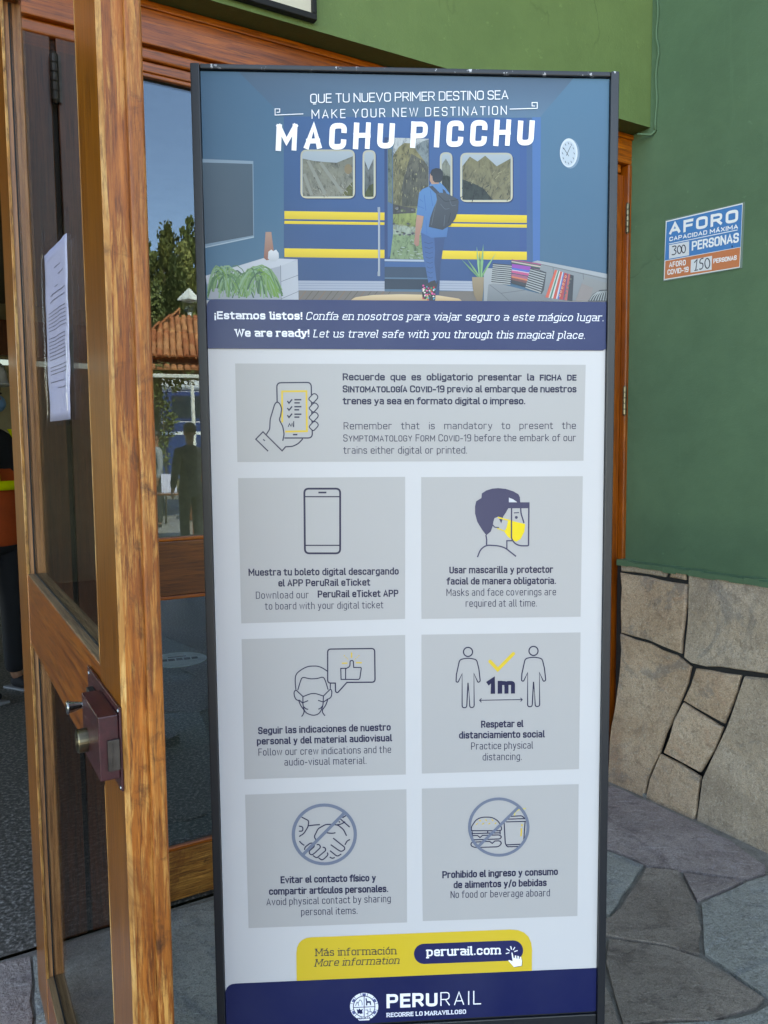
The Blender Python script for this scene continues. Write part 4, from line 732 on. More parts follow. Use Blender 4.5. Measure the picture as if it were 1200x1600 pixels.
def d4(p):
    Z = lambda x, y: (440 + x / 7.5, 1000 + y / 7.5); k = lambda q_, r=0, c=False, w_=1.6, col=NV, l=4: p.pen(mp(Z, q_), w_, col, l, c, r)
    k([(537, 365), (480, 325), (420, 303), (310, 305), (230, 345), (165, 400), (158, 480), (168, 580)], 6); k([(190, 585), (215, 500), (240, 432), (340, 455), (420, 450), (490, 428), (515, 480), (545, 580)], 4)
    k([(250, 660), (165, 580), (145, 610), (150, 660), (175, 705), (205, 705)], 3, l=4.2); k([(490, 655), (575, 570), (590, 600), (585, 660), (555, 690), (530, 692)], 3, l=4.2); k([(572, 505), (570, 570)])
    k([(250, 662), (370, 615), (490, 655)], 8, l=4.4); k([(250, 660), (250, 770), (275, 850), (370, 885), (440, 865), (485, 780), (490, 655)], 6, l=4.6)
    k([(200, 705), (225, 770), (268, 825), (255, 870), (235, 895)], 4, l=4.8); k([(540, 695), (520, 760), (475, 820), (485, 860), (510, 885)], 4, l=4.8); k([(205, 700), (245, 735), (312, 708)], 0, l=5); k([(535, 695), (490, 725), (428, 705)], 0, l=5); k([(262, 780), (285, 808), (312, 810)], 3, l=5); k([(480, 770), (458, 800), (430, 808)], 3, l=5)
    k([(540, 105), (1090, 98), (1095, 492), (765, 495), (655, 618), (632, 605), (630, 503), (540, 503)], [5, 5, 5, 0, 2, 2, 0, 5], True, 1.9, l=5.2)
    k([(693, 332), (750, 330), (750, 460), (697, 460)], 0, True); k([(752, 335), (800, 310), (803, 240), (840, 240), (845, 320), (935, 320), (915, 460), (752, 460)], [0, 3, 2, 2, 0, 2, 3, 0], l=4.3)
    k([(820, 145), (820, 208)], w_=1.9, col=YE, l=5); k([(705, 270), (772, 269)], w_=1.9, col=YE, l=5); k([(872, 265), (940, 264)], w_=1.9, col=YE, l=5)
    for a in ((735, 182), (755, 201), (772, 220), (905, 182), (885, 200), (866, 219)): p.disc(Z(*a), .9, .9, YE, 5, 8)
    lines(p, [('Seguir las indicaciones de nuestro', (403.5, 1147), (610.5, 1141.3), 1), ('personal y del material audiovisual', (401.5, 1163.5), (612.5, 1158), 1), ('Follow our crew indications and the', (404, 1180.5), (611, 1176), 0), ('audio-visual material.', (444.5, 1196), (572.5, 1193.3), 0)])
panel([(377.5, 998.5), (633, 992), (634, 1210), (382, 1217.5)], d4)
def d5(p):
    Z = lambda x, y: (700 + x / 7.059, 1000 + y / 7.058)
    for ox, oy in ((0, 0), (722, -11)):
        p.pen([Z(ox + 220 + 50 * math.cos(a_ * .2618), oy + 130 + 50 * math.sin(a_ * .2618)) for a_ in range(24)], 1.9, NV, 4, True)
        p.pen([Z(ox + x, oy + y) for x, y in [(220, 195), (315, 215), (340, 320), (355, 455), (330, 468), (285, 368), (288, 740), (240, 745), (220, 470), (205, 745), (155, 745), (155, 370), (110, 465), (88, 460), (92, 380), (128, 215)]], 1.7, NV, 4, True, [8, 4, 0, 3, 3, 0, 4, 4, 0, 4, 4, 0, 3, 3, 0, 4])
    p.pen(mp(Z, [(463, 235), (548, 325), (720, 150)]), 5.4, YE, 4)
    for a in ((463, 235), (720, 150), (548, 325)): p.disc(Z(*a), 2.7, 2.7, YE, 4.2, 14)
    p.text('1m', Z(432, 592), Z(740, 588), 25.2, 7.0, NV, 5, track=.42)
    p.pen(mp(Z, [(350, 663), (815, 655)]), 1.2, NV, 5); p.pen(mp(Z, [(368, 642), (347, 663), (368, 685)]), 1.2, NV, 5.2); p.pen(mp(Z, [(797, 636), (818, 656), (799, 676)]), 1.2, NV, 5.2)
    lines(p, [('Respetar el', (751.5, 1137), (817.5, 1135.8), 1), ('distanciamiento social', (717, 1154), (851, 1152), 1), ('Practice physical', (736, 1171), (832.5, 1169.3), 0), ('distancing.', (754, 1188), (815, 1187), 0)])
panel([(658.5, 991.5), (907, 988), (904.5, 1201.5), (659, 1208.5)], d5)
def ban(p, Z, cx, cy, rx, ry, a, b, w_):
    C_ = '#6a7487'; p.pen([Z(cx + rx * math.cos(t_ * .13090), cy + ry * math.sin(t_ * .13090)) for t_ in range(48)], w_, C_, 7, True); p.pen([Z(*a), Z(*b)], w_, C_, 7.4)
def d6(p):
    Z = lambda x, y: (440 + x / 8.571, 1240 + y / 8.569); k = lambda q_, r=3, l=4: p.pen(mp(Z, q_), 1.8, NV, l, False, r)
    for i, a in enumerate(([(268, 312), (365, 360), (355, 440), (300, 530), (235, 572)], [(232, 432), (285, 440), (285, 500), (232, 500)], [(358, 428), (430, 418), (515, 412)], [(460, 615), (435, 575), (490, 465), (590, 410), (680, 408), (760, 420), (830, 480), (870, 562)], [(605, 522), (680, 530), (722, 520)], [(690, 592), (845, 715), (845, 745), (800, 775), (755, 750), (658, 680)], [(648, 760), (745, 838), (800, 805)], [(645, 845), (680, 868), (712, 850)], [(848, 682), (880, 625), (918, 612)], [(238, 632), (270, 668), (305, 690)], [(308, 750), (310, 715), (390, 655), (435, 665), (440, 705), (370, 765), (372, 800), (405, 820), (440, 795), (525, 715), (505, 675), (470, 680)], [(420, 825), (470, 860), (505, 830), (595, 755), (580, 715), (550, 715)], [(495, 855), (540, 888), (575, 865), (628, 810), (610, 785)], [(790, 338), (912, 445)], [(815, 320), (865, 288)], [(735, 415), (800, 405), (850, 372)], [(765, 370), (785, 380)])): k(a, 3, 4 + i * .12)
    ban(p, Z, 572, 542, 415, 393, (285, 815), (850, 245), 4.9)
    lines(p, [('Evitar el contacto f\u00edsico y', (438.5, 1380), (587.5, 1376.5), 1), ('compartir art\u00edculos personales.', (420.5, 1398), (606.5, 1393.5), 1), ('Avoid physical contact by sharing', (416.5, 1414.5), (610.5, 1409), 0), ('personal items.', (470.5, 1430), (558.5, 1427.5), 0)])
panel([(383, 1241.5), (635, 1233), (636, 1441), (388.5, 1450)], d6)
def d7(p):
    Z = lambda x, y: (710 + x / 8.571, 1230 + y / 8.575); k = lambda q_, r=0, c=False, w_=1.6, col=NV, l=4: p.pen(mp(Z, q_), w_, col, l, c, r)
    k([(228, 580), (225, 530), (290, 430), (370, 398), (500, 398), (590, 450), (630, 540), (630, 570), (600, 580)], [0, 4, 6, 6, 6, 6, 3, 2, 0], True); k([(238, 590), (238, 640)]); k([(610, 580), (612, 630)]); k([(240, 618), (610, 608)], l=4.2); k([(445, 585), (445, 610)], l=4.3)
    k([(240, 645), (310, 645), (342, 672), (375, 642), (600, 636), (632, 660), (610, 690), (250, 702), (240, 650)], [0, 0, 0, 0, 3, 3, 3, 3, 0], l=4.4); k([(270, 732), (470, 722), (505, 750), (540, 718), (610, 715), (632, 750), (590, 795), (270, 805), (218, 780), (225, 735), (270, 732)], [0, 0, 0, 0, 3, 4, 4, 4, 4, 3, 0], l=4.6)
    for x, y in ((345, 442), (425, 438), (510, 436)): k([(x - 12, y - 10), (x + 8, y + 12)], w_=1.5, col=YE, l=5)
    for x, y in ((298, 490), (382, 486), (466, 484), (550, 480)): k([(x + 12, y - 8), (x - 12, y + 8)], w_=1.5, col=YE, l=5)
    k([(755, 388), (900, 380), (945, 418)], 2); k([(710, 425), (950, 418)], l=4.3); k([(690, 462), (955, 455)], l=4.3); k([(665, 475), (680, 750), (705, 795), (890, 790), (925, 745), (945, 460)], 2, l=4.5); k([(690, 770), (895, 760)], l=4.7)
    k([(805, 375), (808, 330), (860, 295), (955, 282)], 2, w_=1.7, col='#d8c65c', l=5); k([(903, 490), (903, 520)], w_=2, col=YE, l=5); k([(898, 545), (890, 655)], w_=2, col=YE, l=5)
    ban(p, Z, 592, 530, 392, 378, (318, 790), (858, 262), 4.4)
    lines(p, [('Prohibido el ingreso y consumo', (691, 1372), (871.5, 1366.8), 1), ('de alimentos y/o bebidas', (708.5, 1387.7), (854, 1384), 1), ('No food or beverage aboard', (704, 1403), (859, 1400), 0)])
panel([(659, 1232), (904, 1225), (902, 1431), (660.5, 1439)], d7)
# --- foot of the poster
ft = Print(TF, 0); N2 = '#08174a'
ft.poly([(463.5, 1534), (463, 1489)] + rc([(463, 1489), (463.3, 1465.3), (497, 1463.5)], 30)[1:-1] + [(497, 1463.8), (797, 1452)] + rc([(797, 1452), (831, 1451), (831.5, 1487)], 36)[1:-1] + [(831.2, 1487), (831, 1520)], '#d6b634', 2)
z1, z2 = ft.P((352, 1553))[1], ft.P((931.7, 1512))[1]
ft.face([(0, zb), (0, z1)] + [ft.P(p) for p in rc([(352, 1553), (352.3, 1537.3), (383, 1535.6)], 26)[1:-1]] + [ft.P((383, 1535.7)), (PW, z2), (PW, zb)], N2, 3)
def pill(x0, y0, x1, y1, r_, col, l):
    pts = [(x0 + r_ * math.cos(a_), y0 - r_ * math.sin(a_)) for a_ in [math.pi / 2 + k * math.pi / 12 for k in range(13)]] + [(x1 + r_ * math.cos(a_), y1 - r_ * math.sin(a_)) for a_ in [-math.pi / 2 + k * math.pi / 12 for k in range(13)]]; ft.poly(pts, col, l)
pill(662.5, 1490, 801.5, 1484.7, 15.8, '#141c52', 4)
ft.text('M\u00e1s informaci\u00f3n', (493.3, 1493.5), (619, 1490.6), 11.8, 1.3, '#2a2c3e', 5, slab=True, track=.24); ft.text('More informati\u00f3n'.replace('\u00f3', 'o'), (492, 1509.8), (623, 1505.5), 11.6, 1.2, '#2a2c3e', 5, slab=True, slant=.2, track=.24)
ft.text('perurail.com', (666.7, 1493.8), (782, 1490.6), 14, 2.5, '#f2f4fa', 6, slab=True, track=.27)
Z = lambda x, y: (780 + x / 6.6667, 1450 + y / 6.6667)
for a in (((118, 185), (127, 222)), ((162, 195), (143, 225)), ((190, 230), (155, 242)), ((75, 212), (108, 235)), ((67, 263), (103, 253))): ft.pen(mp(Z, a), 1.5, '#f2f4fa', 6)
hand = [(125, 252), (138, 252), (148, 305), (160, 310), (162, 280), (175, 282), (178, 312), (188, 315), (188, 285), (202, 288), (203, 318), (212, 318), (215, 292), (226, 300), (236, 340), (232, 388), (152, 402), (92, 335), (105, 328), (140, 345)]
ft.poly([(p[0] + .7, p[1] + .7) for p in mp(Z, hand)], '#10131f', 6.2); ft.poly(mp(Z, hand), '#f2f4fa', 6.6)
Q = lambda x, y: (530 + x / 4.8, 1520 + y / 4.8); cx, cy = 187, 250
def ring(r_): return [Q(cx + r_ * 1.0 * math.cos(k * math.pi / 16), cy + r_ * .97 * math.sin(k * math.pi / 16)) for k in range(32)]
ft.poly(ring(106), '#e9edf8', 5); ft.poly(ring(84), N2, 5.4); ft.poly(ring(78), '#e9edf8', 5.8)
for k in range(5): a_ = -math.pi / 2 + (k - 2) * 1.05; ft.pen([Q(cx + 92 * math.cos(a_ + j * .07), cy + 90 * math.sin(a_ + j * .07)) for j in (-2, 0, 2)], 3.6, '#4d5a8c', 6)
for k in range(10): a_ = -math.pi / 2 + (k - 4.5) * .53; ft.pen([Q(cx + 84 * math.cos(a_), cy + 82 * math.sin(a_)), Q(cx + 106 * math.cos(a_), cy + 103 * math.sin(a_))], .7, N2, 6.3)
ft.poly(mp(Q, [(130, 330), (240, 325), (225, 352), (150, 355)]), '#e9edf8', 6.5); ft.text('PERURAIL', Q(136, 348), Q(238, 340), 3.0, .8, N2, 7, track=.3)
ft.pen(mp(Q, [(187, 168), (187, 330)]), 1.1, N2, 6.6); ft.pen(mp(Q, [(105, 257), (270, 250)]), 1.1, N2, 6.8)
ft.pen(mp(Q, [(122, 245), (135, 210), (148, 245)]), .8, N2, 7, r=2); ft.pen(mp(Q, [(140, 230), (155, 195), (172, 215), (172, 240)]), .8, N2, 7.1, r=2)
ft.poly(mp(Q, [(200, 240), (202, 215), (196, 190), (205, 186), (210, 208), (236, 208), (240, 238), (232, 238), (228, 222), (212, 222), (210, 242)]), N2, 7); ft.poly(mp(Q, [(130, 268), (145, 275), (152, 262), (160, 275), (178, 266), (172, 285), (178, 300), (160, 305), (150, 300), (138, 306), (136, 290)]), N2, 7)
for a in ([(195, 275), (215, 275), (215, 300)], [(215, 290), (245, 288)], [(232, 262), (232, 288)], [(200, 305), (215, 300), (215, 318)], [(245, 288), (245, 305)]): ft.pen(mp(Q, a), .9, N2, 7)
ft.text('PERU', (604, 1574.8), (683.5, 1571.6), 22, 4.7, '#f2f4fa', 5, track=.3); ft.text('RAIL', (688, 1571.2), (751.5, 1568.6), 21.5, 1.7, '#f2f4fa', 5, track=.3); ft.text('RECORRE LO MARAVILLOSO', (604, 1588.8), (728, 1583.4), 6.9, 1.35, '#e4e8f4', 5, slab=True, track=.27, space=.3)
ft.build('poster_foot', [M['print']], st)
# ---------------------------------------------------------------- open door leaf (swung out towards the viewer)
dl = thing('open_door', 'open golden wooden door with tall glass panel swung out at the left', 'door', LF.o, LF.a)
L = 1.199; T = .042; yg = .019
def stile(name, x0, x1, mface, mright, mleft, parent):
    bm = bmesh.new(); addbox(bm, x0, x1, 0, T, .012, 2.5); o = finish(name, bm, [mface, mright, mleft], parent, bevel=.003, seg=2)
    for p in o.data.polygons:
        if p.normal.x > .5: p.material_index = 1
        elif p.normal.x < -.5: p.material_index = 2
    return o
stile('stile', 0, .2, M['stile_z'], M['reveal_z'], M['stile_z'], dl)
# near stile: body, closing edge with an added cover strip, bleached arris
bm = bmesh.new(); x0, x1 = 1.072, L
prof = [(x0, 0), (x1 - .006, 0), (x1, .005), (x1, .026), (x1, T - .001), (x0, T - .001)]
for i in range(40):                               # slightly uneven worn arris along the height
    z0, z1 = .012 + i * 2.488 / 40, .012 + (i + 1) * 2.488 / 40
    rings = []
    for z_ in (z0, z1):
        w_ = .0015 * noise.noise(Vector((z_ * 9, 3, 1))); rings.append([bm.verts.new((x + (w_ if 0 < k < 3 else 0), y + (w_ if k == 2 else 0), z_)) for k, (x, y) in enumerate(prof)])
    for k in range(6):
        f = bm.faces.new((rings[0][k], rings[0][(k + 1) % 6], rings[1][(k + 1) % 6], rings[1][k])); f.material_index = {0: 0, 1: 1, 2: 2, 3: 2, 4: 2, 5: 0}[k]
    if i == 0: bm.faces.new(rings[0])
    if i == 39: bm.faces.new(rings[1])
bmesh.ops.remove_doubles(bm, verts=bm.verts, dist=1e-5); o = finish('stile', bm, [M['stile_z'], M['edge_z'], M['worn_z']], dl)
bm = bmesh.new(); addbox(bm, L + .0006, L + .009, .0275, T + .004, .012, 2.5); finish('cover_strip', bm, M['worn_z'], dl, bevel=.0035, seg=3)
def rail(name, z0, z1): 
    bm = bmesh.new(); addbox(bm, .2003, x0 - .0003, .0015, T - .0015, z0, z1); o = finish(name, bm, [M['rail_x'], M['reveal_x']], dl, bevel=.002)
    for p in o.data.polygons:
        if p.normal.z > .5: p.material_index = 1
rail('middle_rail', .965, 1.125); rail('bottom_rail', .015, .16); rail('top_rail', 2.36, 2.5)
for i, (za, zb_) in enumerate(((.16, .965), (1.125, 2.36))):
    box('glass_pane', .2, x0, yg, yg + .004, za, zb_, M['glass_leaf'], dl, 0)
    bm = bmesh.new()
    for a, b in ((.2002, .2022), (x0 - .0022, x0 - .0002)): addbox(bm, a, b, yg - .0035, yg - .0005, za, zb_)
    addbox(bm, .203, x0 - .003, yg - .0035, yg - .0005, za + .0002, za + .002); finish('glass_putty', bm, M['black'], dl)
    # thin quarter beads along the panes
    bm = bmesh.new(); addbox(bm, .2004, .206, .0, .006, za, zb_); addbox(bm, x0 - .006, x0 - .0004, 0, .006, za, zb_); finish('bead', bm, M['edge_z'], dl, bevel=.001)
for z_ in (.35, 1.5, 2.15): hinge('hinge', -.006, T + .003, z_, dl, M['rust'], .008, .11)
# surface lock
lk = box('lock', 1.085, 1.193, -.026, -.0035, 1.022, 1.098, M['maroon'], dl, .0015)
bm = bmesh.new(); addbox(bm, .99, 1.1945, -.0032, -.0002, 1.006, 1.106); finish('lock_plate', bm, M['maroon'], lk, bevel=.001)
bm = bmesh.new(); addbox(bm, 1.1932, 1.1975, -.017, -.004, 1.034, 1.07); addbox(bm, 1.1976, 1.1985, -.0125, -.0115, 1.038, 1.066); finish('latch_bolt', bm, M['rust'], lk, bevel=.0008)
Rt = lambda x, z, y=-.026: Matrix.Translation((x, y, z)) @ Matrix.Rotation(R(90), 4, 'X')
bm = bmesh.new(); addlathe(bm, [(.0148, -.002), (.0148, .0105), (.0138, .012)], Rt(1.112, 1.046), 32); addlathe(bm, [(.006, 0), (.006, .013)], Rt(1.112, 1.046), 16); addbox(bm, 1.1112, 1.1128, -.0398, -.039, 1.0415, 1.0505); finish('key_cylinder', bm, M['brass'], lk)
bm = bmesh.new(); addbox(bm, 1.03, 1.062, -.012, -.0033, 1.052, 1.088); finish('knob_block', bm, M['black'], lk, bevel=.001)
bm = bmesh.new(); addlathe(bm, [(.0035, -.004), (.0045, .004), (.007, .005), (.007, .007), (.0045, .009), (.0045, .011), (.008, .026), (.0085, .028), (.007, .029)], Rt(1.048, 1.07, -.011), 24); finish('knob', bm, M['steel'], lk, True)
bm = bmesh.new()
for x, z_ in ((1.0, 1.098), (1.0, 1.014), (1.19, 1.101), (1.1, 1.008), (1.19, 1.0095)): addlathe(bm, [(.0028, 0), (.0026, .0012), (.001, .0016)], Rt(x, z_, -.003), 10)
finish('screws', bm, M['steel'], lk)
# sheet of paper in a clear sleeve, taped on the pane
ps = thing('taped_notice', 'white typed sheet in a clear plastic sleeve taped to the open door glass', 'paper', LF.w(0, 0, 0), LF.a)
pp = [LF.hit(*p, yg - .004) for p in ((78, 659), (110, 655), (103, 364), (68, 400))]; pp2 = [LF.hit(*p, yg - .003) for p in ((77, 668), (114, 660), (106, 352), (66, 388))]
def curled(name, c, m, y, nx=14, nz=18, amp=.0015):
    bm = bmesh.new(); g = []
    for j in range(nz + 1):
        row = []
        for i in range(nx + 1):
            a, b = i / nx, j / nz; P0 = Vector(c[0]).lerp(Vector(c[1]), a); P1 = Vector(c[3]).lerp(Vector(c[2]), a); p = P0.lerp(P1, b)
            yy = y - amp * (.5 + .5 * math.sin(a * 9 + b * 2)) * (1 - b) - .002 * noise.noise(Vector((a * 5, b * 5, 2))); row.append(bm.verts.new((p.x, yy, p.y)))
        g.append(row)
    for j in range(nz):
        for i in range(nx): bm.faces.new((g[j][i], g[j][i + 1], g[j + 1][i + 1], g[j + 1][i]))
    o = finish(name, bm, m, ps, True); s_ = o.modifiers.new('thickness', 'SOLIDIFY'); s_.thickness = .0003; return o
curled('paper_sheet', pp, M['paper'], yg - .003)
cl = Print(LF, 0)
def at(a, b): P0 = Vector(pp[0]).lerp(Vector(pp[1]), a); P1 = Vector(pp[3]).lerp(Vector(pp[2]), a); return P0.lerp(P1, b)
def ypap(a, b): return yg - .0032 - .0015 * (.5 + .5 * math.sin(a * 9 + b * 2)) * (1 - b) - .002 * noise.noise(Vector((a * 5, b * 5, 2)))
bm = bmesh.new(); rr = random.Random(3); b = .9
rows = [(.88, .45, .7), (.83, .62, .86), (.77, .48, .62), (.735, .25, .9), (.7, .2, .9)] + [(.64 - k * .021, .14, .9) for k in range(6)] + [(.49 - k * .021, .14, .88) for k in range(7)] + [(.32 - k * .021, .14, .9) for k in range(3)] + [(.23, .14, .8), (.19, .5, .88)]
for b, a0, a1 in rows:
    a = a0
    while a < a1:
        w_ = rr.uniform(.03, .1); e = min(a + w_, a1); v = []
        for A, B in ((a, b), (e, b), (e, b + .0045), (a, b + .0045)): p = at(A, B); v.append(bm.verts.new((p.x, ypap(A, B) - .0004, p.y)))
        bm.faces.new(v); a = e + .012
finish('typed_lines', bm, M['ink'], ps)
curled('plastic_sleeve', pp2, M['plastic'], yg - .0062, 10, 14, .0015)
for (x, z_), dx in ((pp2[3], -.004), (pp2[2], -.03)):
    box('sticky_tape', x + dx, x + dx + .03, yg - .0018, yg - .0012, z_ - .02, z_ + .03, M['plastic'], ps, 0)

# ---------------------------------------------------------------- inside: floor sticker and a worker
sx_, sy_ = ground(278, 1031); stk = thing('floor_sticker', 'round white floor sticker lying on the dark floor behind the glass', 'sticker', (sx_, sy_, .001), 20)
M['sticker'] = plain('worn_white_sticker', '#b9c4ca', .5, var=.25, scale=14); M['sticker_dark'] = plain('dark_sticker_print', '#3c454c', .5); M['sticker_rim'] = plain('olive_sticker_rim', '#6f7454', .5)
def fdisc(name, r0, z0, m):
    bm = bmesh.new(); addlathe(bm, [(r0, 0), (r0, .0008)], Matrix.Translation((0, 0, z0)), 40); return finish(name, bm, m, stk)
fdisc('rim', .2, 0, M['sticker_rim']); fdisc('face', .19, .001, M['sticker'])
bm = bmesh.new()
for k, (x0_, x1_) in enumerate(((-.13, -.07), (-.062, -.02), (-.01, .03), (.04, .08), (.09, .13))): addbox(bm, x0_, x1_, -.025, .03, .0022, .0026)
for x0_, x1_ in ((-.06, .06),): addbox(bm, x0_, x1_, .06, .08, .0022, .0026)
finish('print', bm, M['sticker_dark'], stk)

SK = {}
def skin(name, chains, m, parent, sub=2, root=0):
    """one continuous surface grown round connected joints; chains: lists of (x, y, z, rx, ry)"""
    vs = []; es = []; idx = {}; rad = []
    for ch in chains:
        prev = None
        for p in ch:
            key = (round(p[0], 4), round(p[1], 4), round(p[2], 4))
            if key not in idx: idx[key] = len(vs); vs.append(p[:3]); rad.append((p[3], p[4] if len(p) > 4 else p[3]))
            if prev is not None and prev != idx[key] and (prev, idx[key]) not in es: es.append((prev, idx[key]))
            prev = idx[key]
    me = bpy.data.meshes.new(name); me.from_pydata(vs, es, []); me.materials.append(m); o = link(bpy.data.objects.new(name, me)); o.parent = parent
    o.modifiers.new('skin', 'SKIN'); 
    bm = bmesh.new(); bm.from_mesh(me); ly = bm.verts.layers.skin.verify()
    for v, r_ in zip(bm.verts, rad): v[ly].radius = r_; v[ly].use_root = (v.index == root)
    bm.to_mesh(me); bm.free()
    s_ = o.modifiers.new('smooth', 'SUBSURF'); s_.levels = s_.render_levels = sub; o.modifiers['skin'].use_smooth_shade = True
    return o
M['skin'] = plain('brown_skin', '#8a5f48', .5, var=.08); M['navy_cloth'] = plain('black_cloth', '#101116', .85, bump=.3); M['orange_cloth'] = plain('orange_work_cloth', '#b0420f', .75, bump=.3)
M['yellow_strip'] = plain('yellow_reflective_strip', '#d3d51c', .4); M['helmet'] = plain('white_helmet_shell', '#c9cac6', .3, var=.04); M['mask'] = plain('blue_face_mask', '#5f8db2', .8); M['hair'] = plain('black_hair', '#141110', .6); M['sole'] = plain('grey_shoe_sole', '#7d7f82', .6)
M['grey_cloth'] = plain('dark_grey_cloth', '#24272b', .85, bump=.3); M['pale_cloth'] = plain('pale_cloth', '#7a7f84', .85)
def person(label, loc, rz, worker=False, top='navy_cloth', legs='navy_cloth', sc=1.0, group=None):
    p = thing('person', label, 'person', loc, rz, group); p.scale = (sc, sc, sc)       # faces -y
    body = [[(0, 0, .98, .09, .08), (0, 0, 1.15, .09, .07), (0, 0, 1.38, .08, .07), (0, .01, 1.47, .05, .05), (0, 0, 1.54, .052, .055), (0, -.005, 1.62, .066, .078), (0, -.002, 1.7, .068, .085), (0, .005, 1.76, .045, .055)]]
    for s in (-1, 1):
        body.append([(0, 0, 1.38, .08, .07), (s * .17, .01, 1.40, .036, .036), (s * .235, .02, 1.13, .032, .032), (s * .25, -.04, .9, .026, .026), (s * .252, -.05, .86, .022, .03)])
        body.append([(0, 0, .98, .09, .08), (s * .09, 0, .88, .06, .06), (s * .1, -.01, .5, .05, .055), (s * .11, .01, .1, .034, .036), (s * .115, -.02, .05, .03, .03)])
    skin('body', body, M['skin'], p)
    for s in (-1, 1):
        for k, (dx, ln) in enumerate(((-.022, .07), (-.008, .08), (.006, .075), (.018, .06))):
            x, y = s * .252, -.05 + dx
            skin('finger', [[(x, y, .85, .009), (x - s * .003, y - .004, .85 - ln * .5, .008), (x - s * .012, y - .006, .85 - ln, .0065)]], M['skin'], p, 1)
        skin('thumb', [[(s * .25, -.07, .865, .01), (s * .243, -.088, .835, .009), (s * .24, -.092, .81, .0075)]], M['skin'], p, 1)
    skin('trousers', [[(0, 0, 1.14, .135, .112), (0, 0, .97, .14, .115), (s * .09, 0, .86, .095, .098), (s * .1, -.01, .5, .068, .075), (s * .11, .01, .09, .055, .06)] for s in (-1, 1)], M[legs], p)
    skin('jacket', [[(0, 0, .78, .165, .135), (0, 0, .9, .16, .13), (0, 0, 1.12, .15, .12), (0, 0, 1.37, .15, .12), (0, .005, 1.46, .12, .09), (0, .008, 1.5, .07, .07)]] + [[(0, 0, 1.37, .15, .12), (s * .18, .01, 1.405, .068, .068), (s * .24, .02, 1.13, .055, .055), (s * .252, -.035, .915, .042, .042)] for s in (-1, 1)], M[top], p)
    for s in (-1, 1):
        sh = skin('shoe', [[(s * .115, .04, .05, .042, .04), (s * .12, -.06, .045, .045, .035), (s * .125, -.15, .035, .036, .024)]], M['navy_cloth'], p)
        bm = bmesh.new(); addbox(bm, s * .12 - .042, s * .12 + .042, -.185, .085, 0, .016); so = finish('sole', bm, M['sole'], sh, bevel=.008)
    bm = bmesh.new()                                 # nose, ears and eyes
    addtube(bm, [(0, -.082, 1.675), (0, -.105, 1.645), (0, -.086, 1.635)], [.008, .013, .009]); finish('nose', bm, M['skin'], p, True)
    for s in (-1, 1):
        bm = bmesh.new(); bmesh.ops.create_uvsphere(bm, u_segments=12, v_segments=8, radius=1, matrix=Matrix.Translation((s * .078, .005, 1.655)) @ Matrix.Diagonal((.01, .02, .033, 1))); finish('ear', bm, M['skin'], p, True)
        bm = bmesh.new(); bmesh.ops.create_uvsphere(bm, u_segments=10, v_segments=8, radius=1, matrix=Matrix.Translation((s * .03, -.078, 1.68)) @ Matrix.Diagonal((.012, .008, .006, 1))); finish('eye', bm, M['black'], p, True)
    bm = bmesh.new(); bmesh.ops.create_uvsphere(bm, u_segments=20, v_segments=14, radius=1, matrix=Matrix.Translation((0, .012, 1.715)) @ Matrix.Diagonal((.085, .1, .085, 1)))
    bmesh.ops.delete(bm, geom=[v for v in bm.verts if v.co.z < 1.66 or (v.co.y < -.045 and v.co.z < 1.73)], context='VERTS'); o = finish('hair', bm, M['hair'], p, True)
    if worker:
        skin('vest', [[(0, 0, .8, .175, .145), (0, 0, .92, .17, .14), (0, 0, 1.12, .165, .135), (0, 0, 1.36, .162, .132), (0, .005, 1.45, .09, .085)], [(0, 0, 1.36, .162, .132), (.15, .01, 1.4, .075, .08)], [(0, 0, 1.36, .162, .132), (-.15, .01, 1.4, .075, .08)]], M['orange_cloth'], p)
        def hoop(z0, h, rx, ry):
            bm = bmesh.new(); n = 40; a = [[bm.verts.new((rx * math.cos(2 * math.pi * k / n), ry * math.sin(2 * math.pi * k / n), z_)) for k in range(n)] for z_ in (z0, z0 + h)]
            for k in range(n): bm.faces.new((a[0][k], a[0][(k + 1) % n], a[1][(k + 1) % n], a[1][k]))
            o = finish('reflective_strip', bm, M['yellow_strip'], p, True); s_ = o.modifiers.new('t', 'SOLIDIFY'); s_.thickness = .006; s_.offset = 1
        hoop(1.155, .05, .178, .15)
        for s in (-1, 1):
            bm = bmesh.new(); pts = [(s * .085, -.158, 1.2), (s * .09, -.155, 1.3), (s * .1, -.13, 1.4), (s * .1, -.06, 1.485)]
            for i in range(3):
                A, B = Vector(pts[i]), Vector(pts[i + 1]); w_ = Vector((.025, 0, 0)); n_ = Vector((0, -.006, .003)); bm.faces.new([bm.verts.new(q_) for q_ in (A - w_ + n_, A + w_ + n_, B + w_ + n_, B - w_ + n_)])
            o = finish('reflective_strip', bm, M['yellow_strip'], p); s_ = o.modifiers.new('t', 'SOLIDIFY'); s_.thickness = .004
        bm = bmesh.new(); addlathe(bm, [(.118, -.004), (.148, 0), (.146, .006), (.116, .012), (.114, .06), (.098, .105), (.06, .135), (.01, .143)], Matrix.Translation((0, -.005, 1.725)) @ Matrix.Diagonal((.92, 1.08, 1, 1)), 36)
        addbox(bm, -.014, .014, -.1, .1, 1.862, 1.874); finish('helmet', bm, M['helmet'], p, True)
        bm = bmesh.new(); bmesh.ops.create_uvsphere(bm, u_segments=24, v_segments=16, radius=1, matrix=Matrix.Translation((0, -.05, 1.625)) @ Matrix.Diagonal((.072, .066, .055, 1)))
        bmesh.ops.delete(bm, geom=[v for v in bm.verts if v.co.y > -.03], context='VERTS'); finish('face_mask', bm, M['mask'], p, True)
    return p
w_ = ground(1, 1085); person('person in white helmet, blue mask and orange vest standing inside the doorway', (*w_, 0), 64, True, sc=1.03)

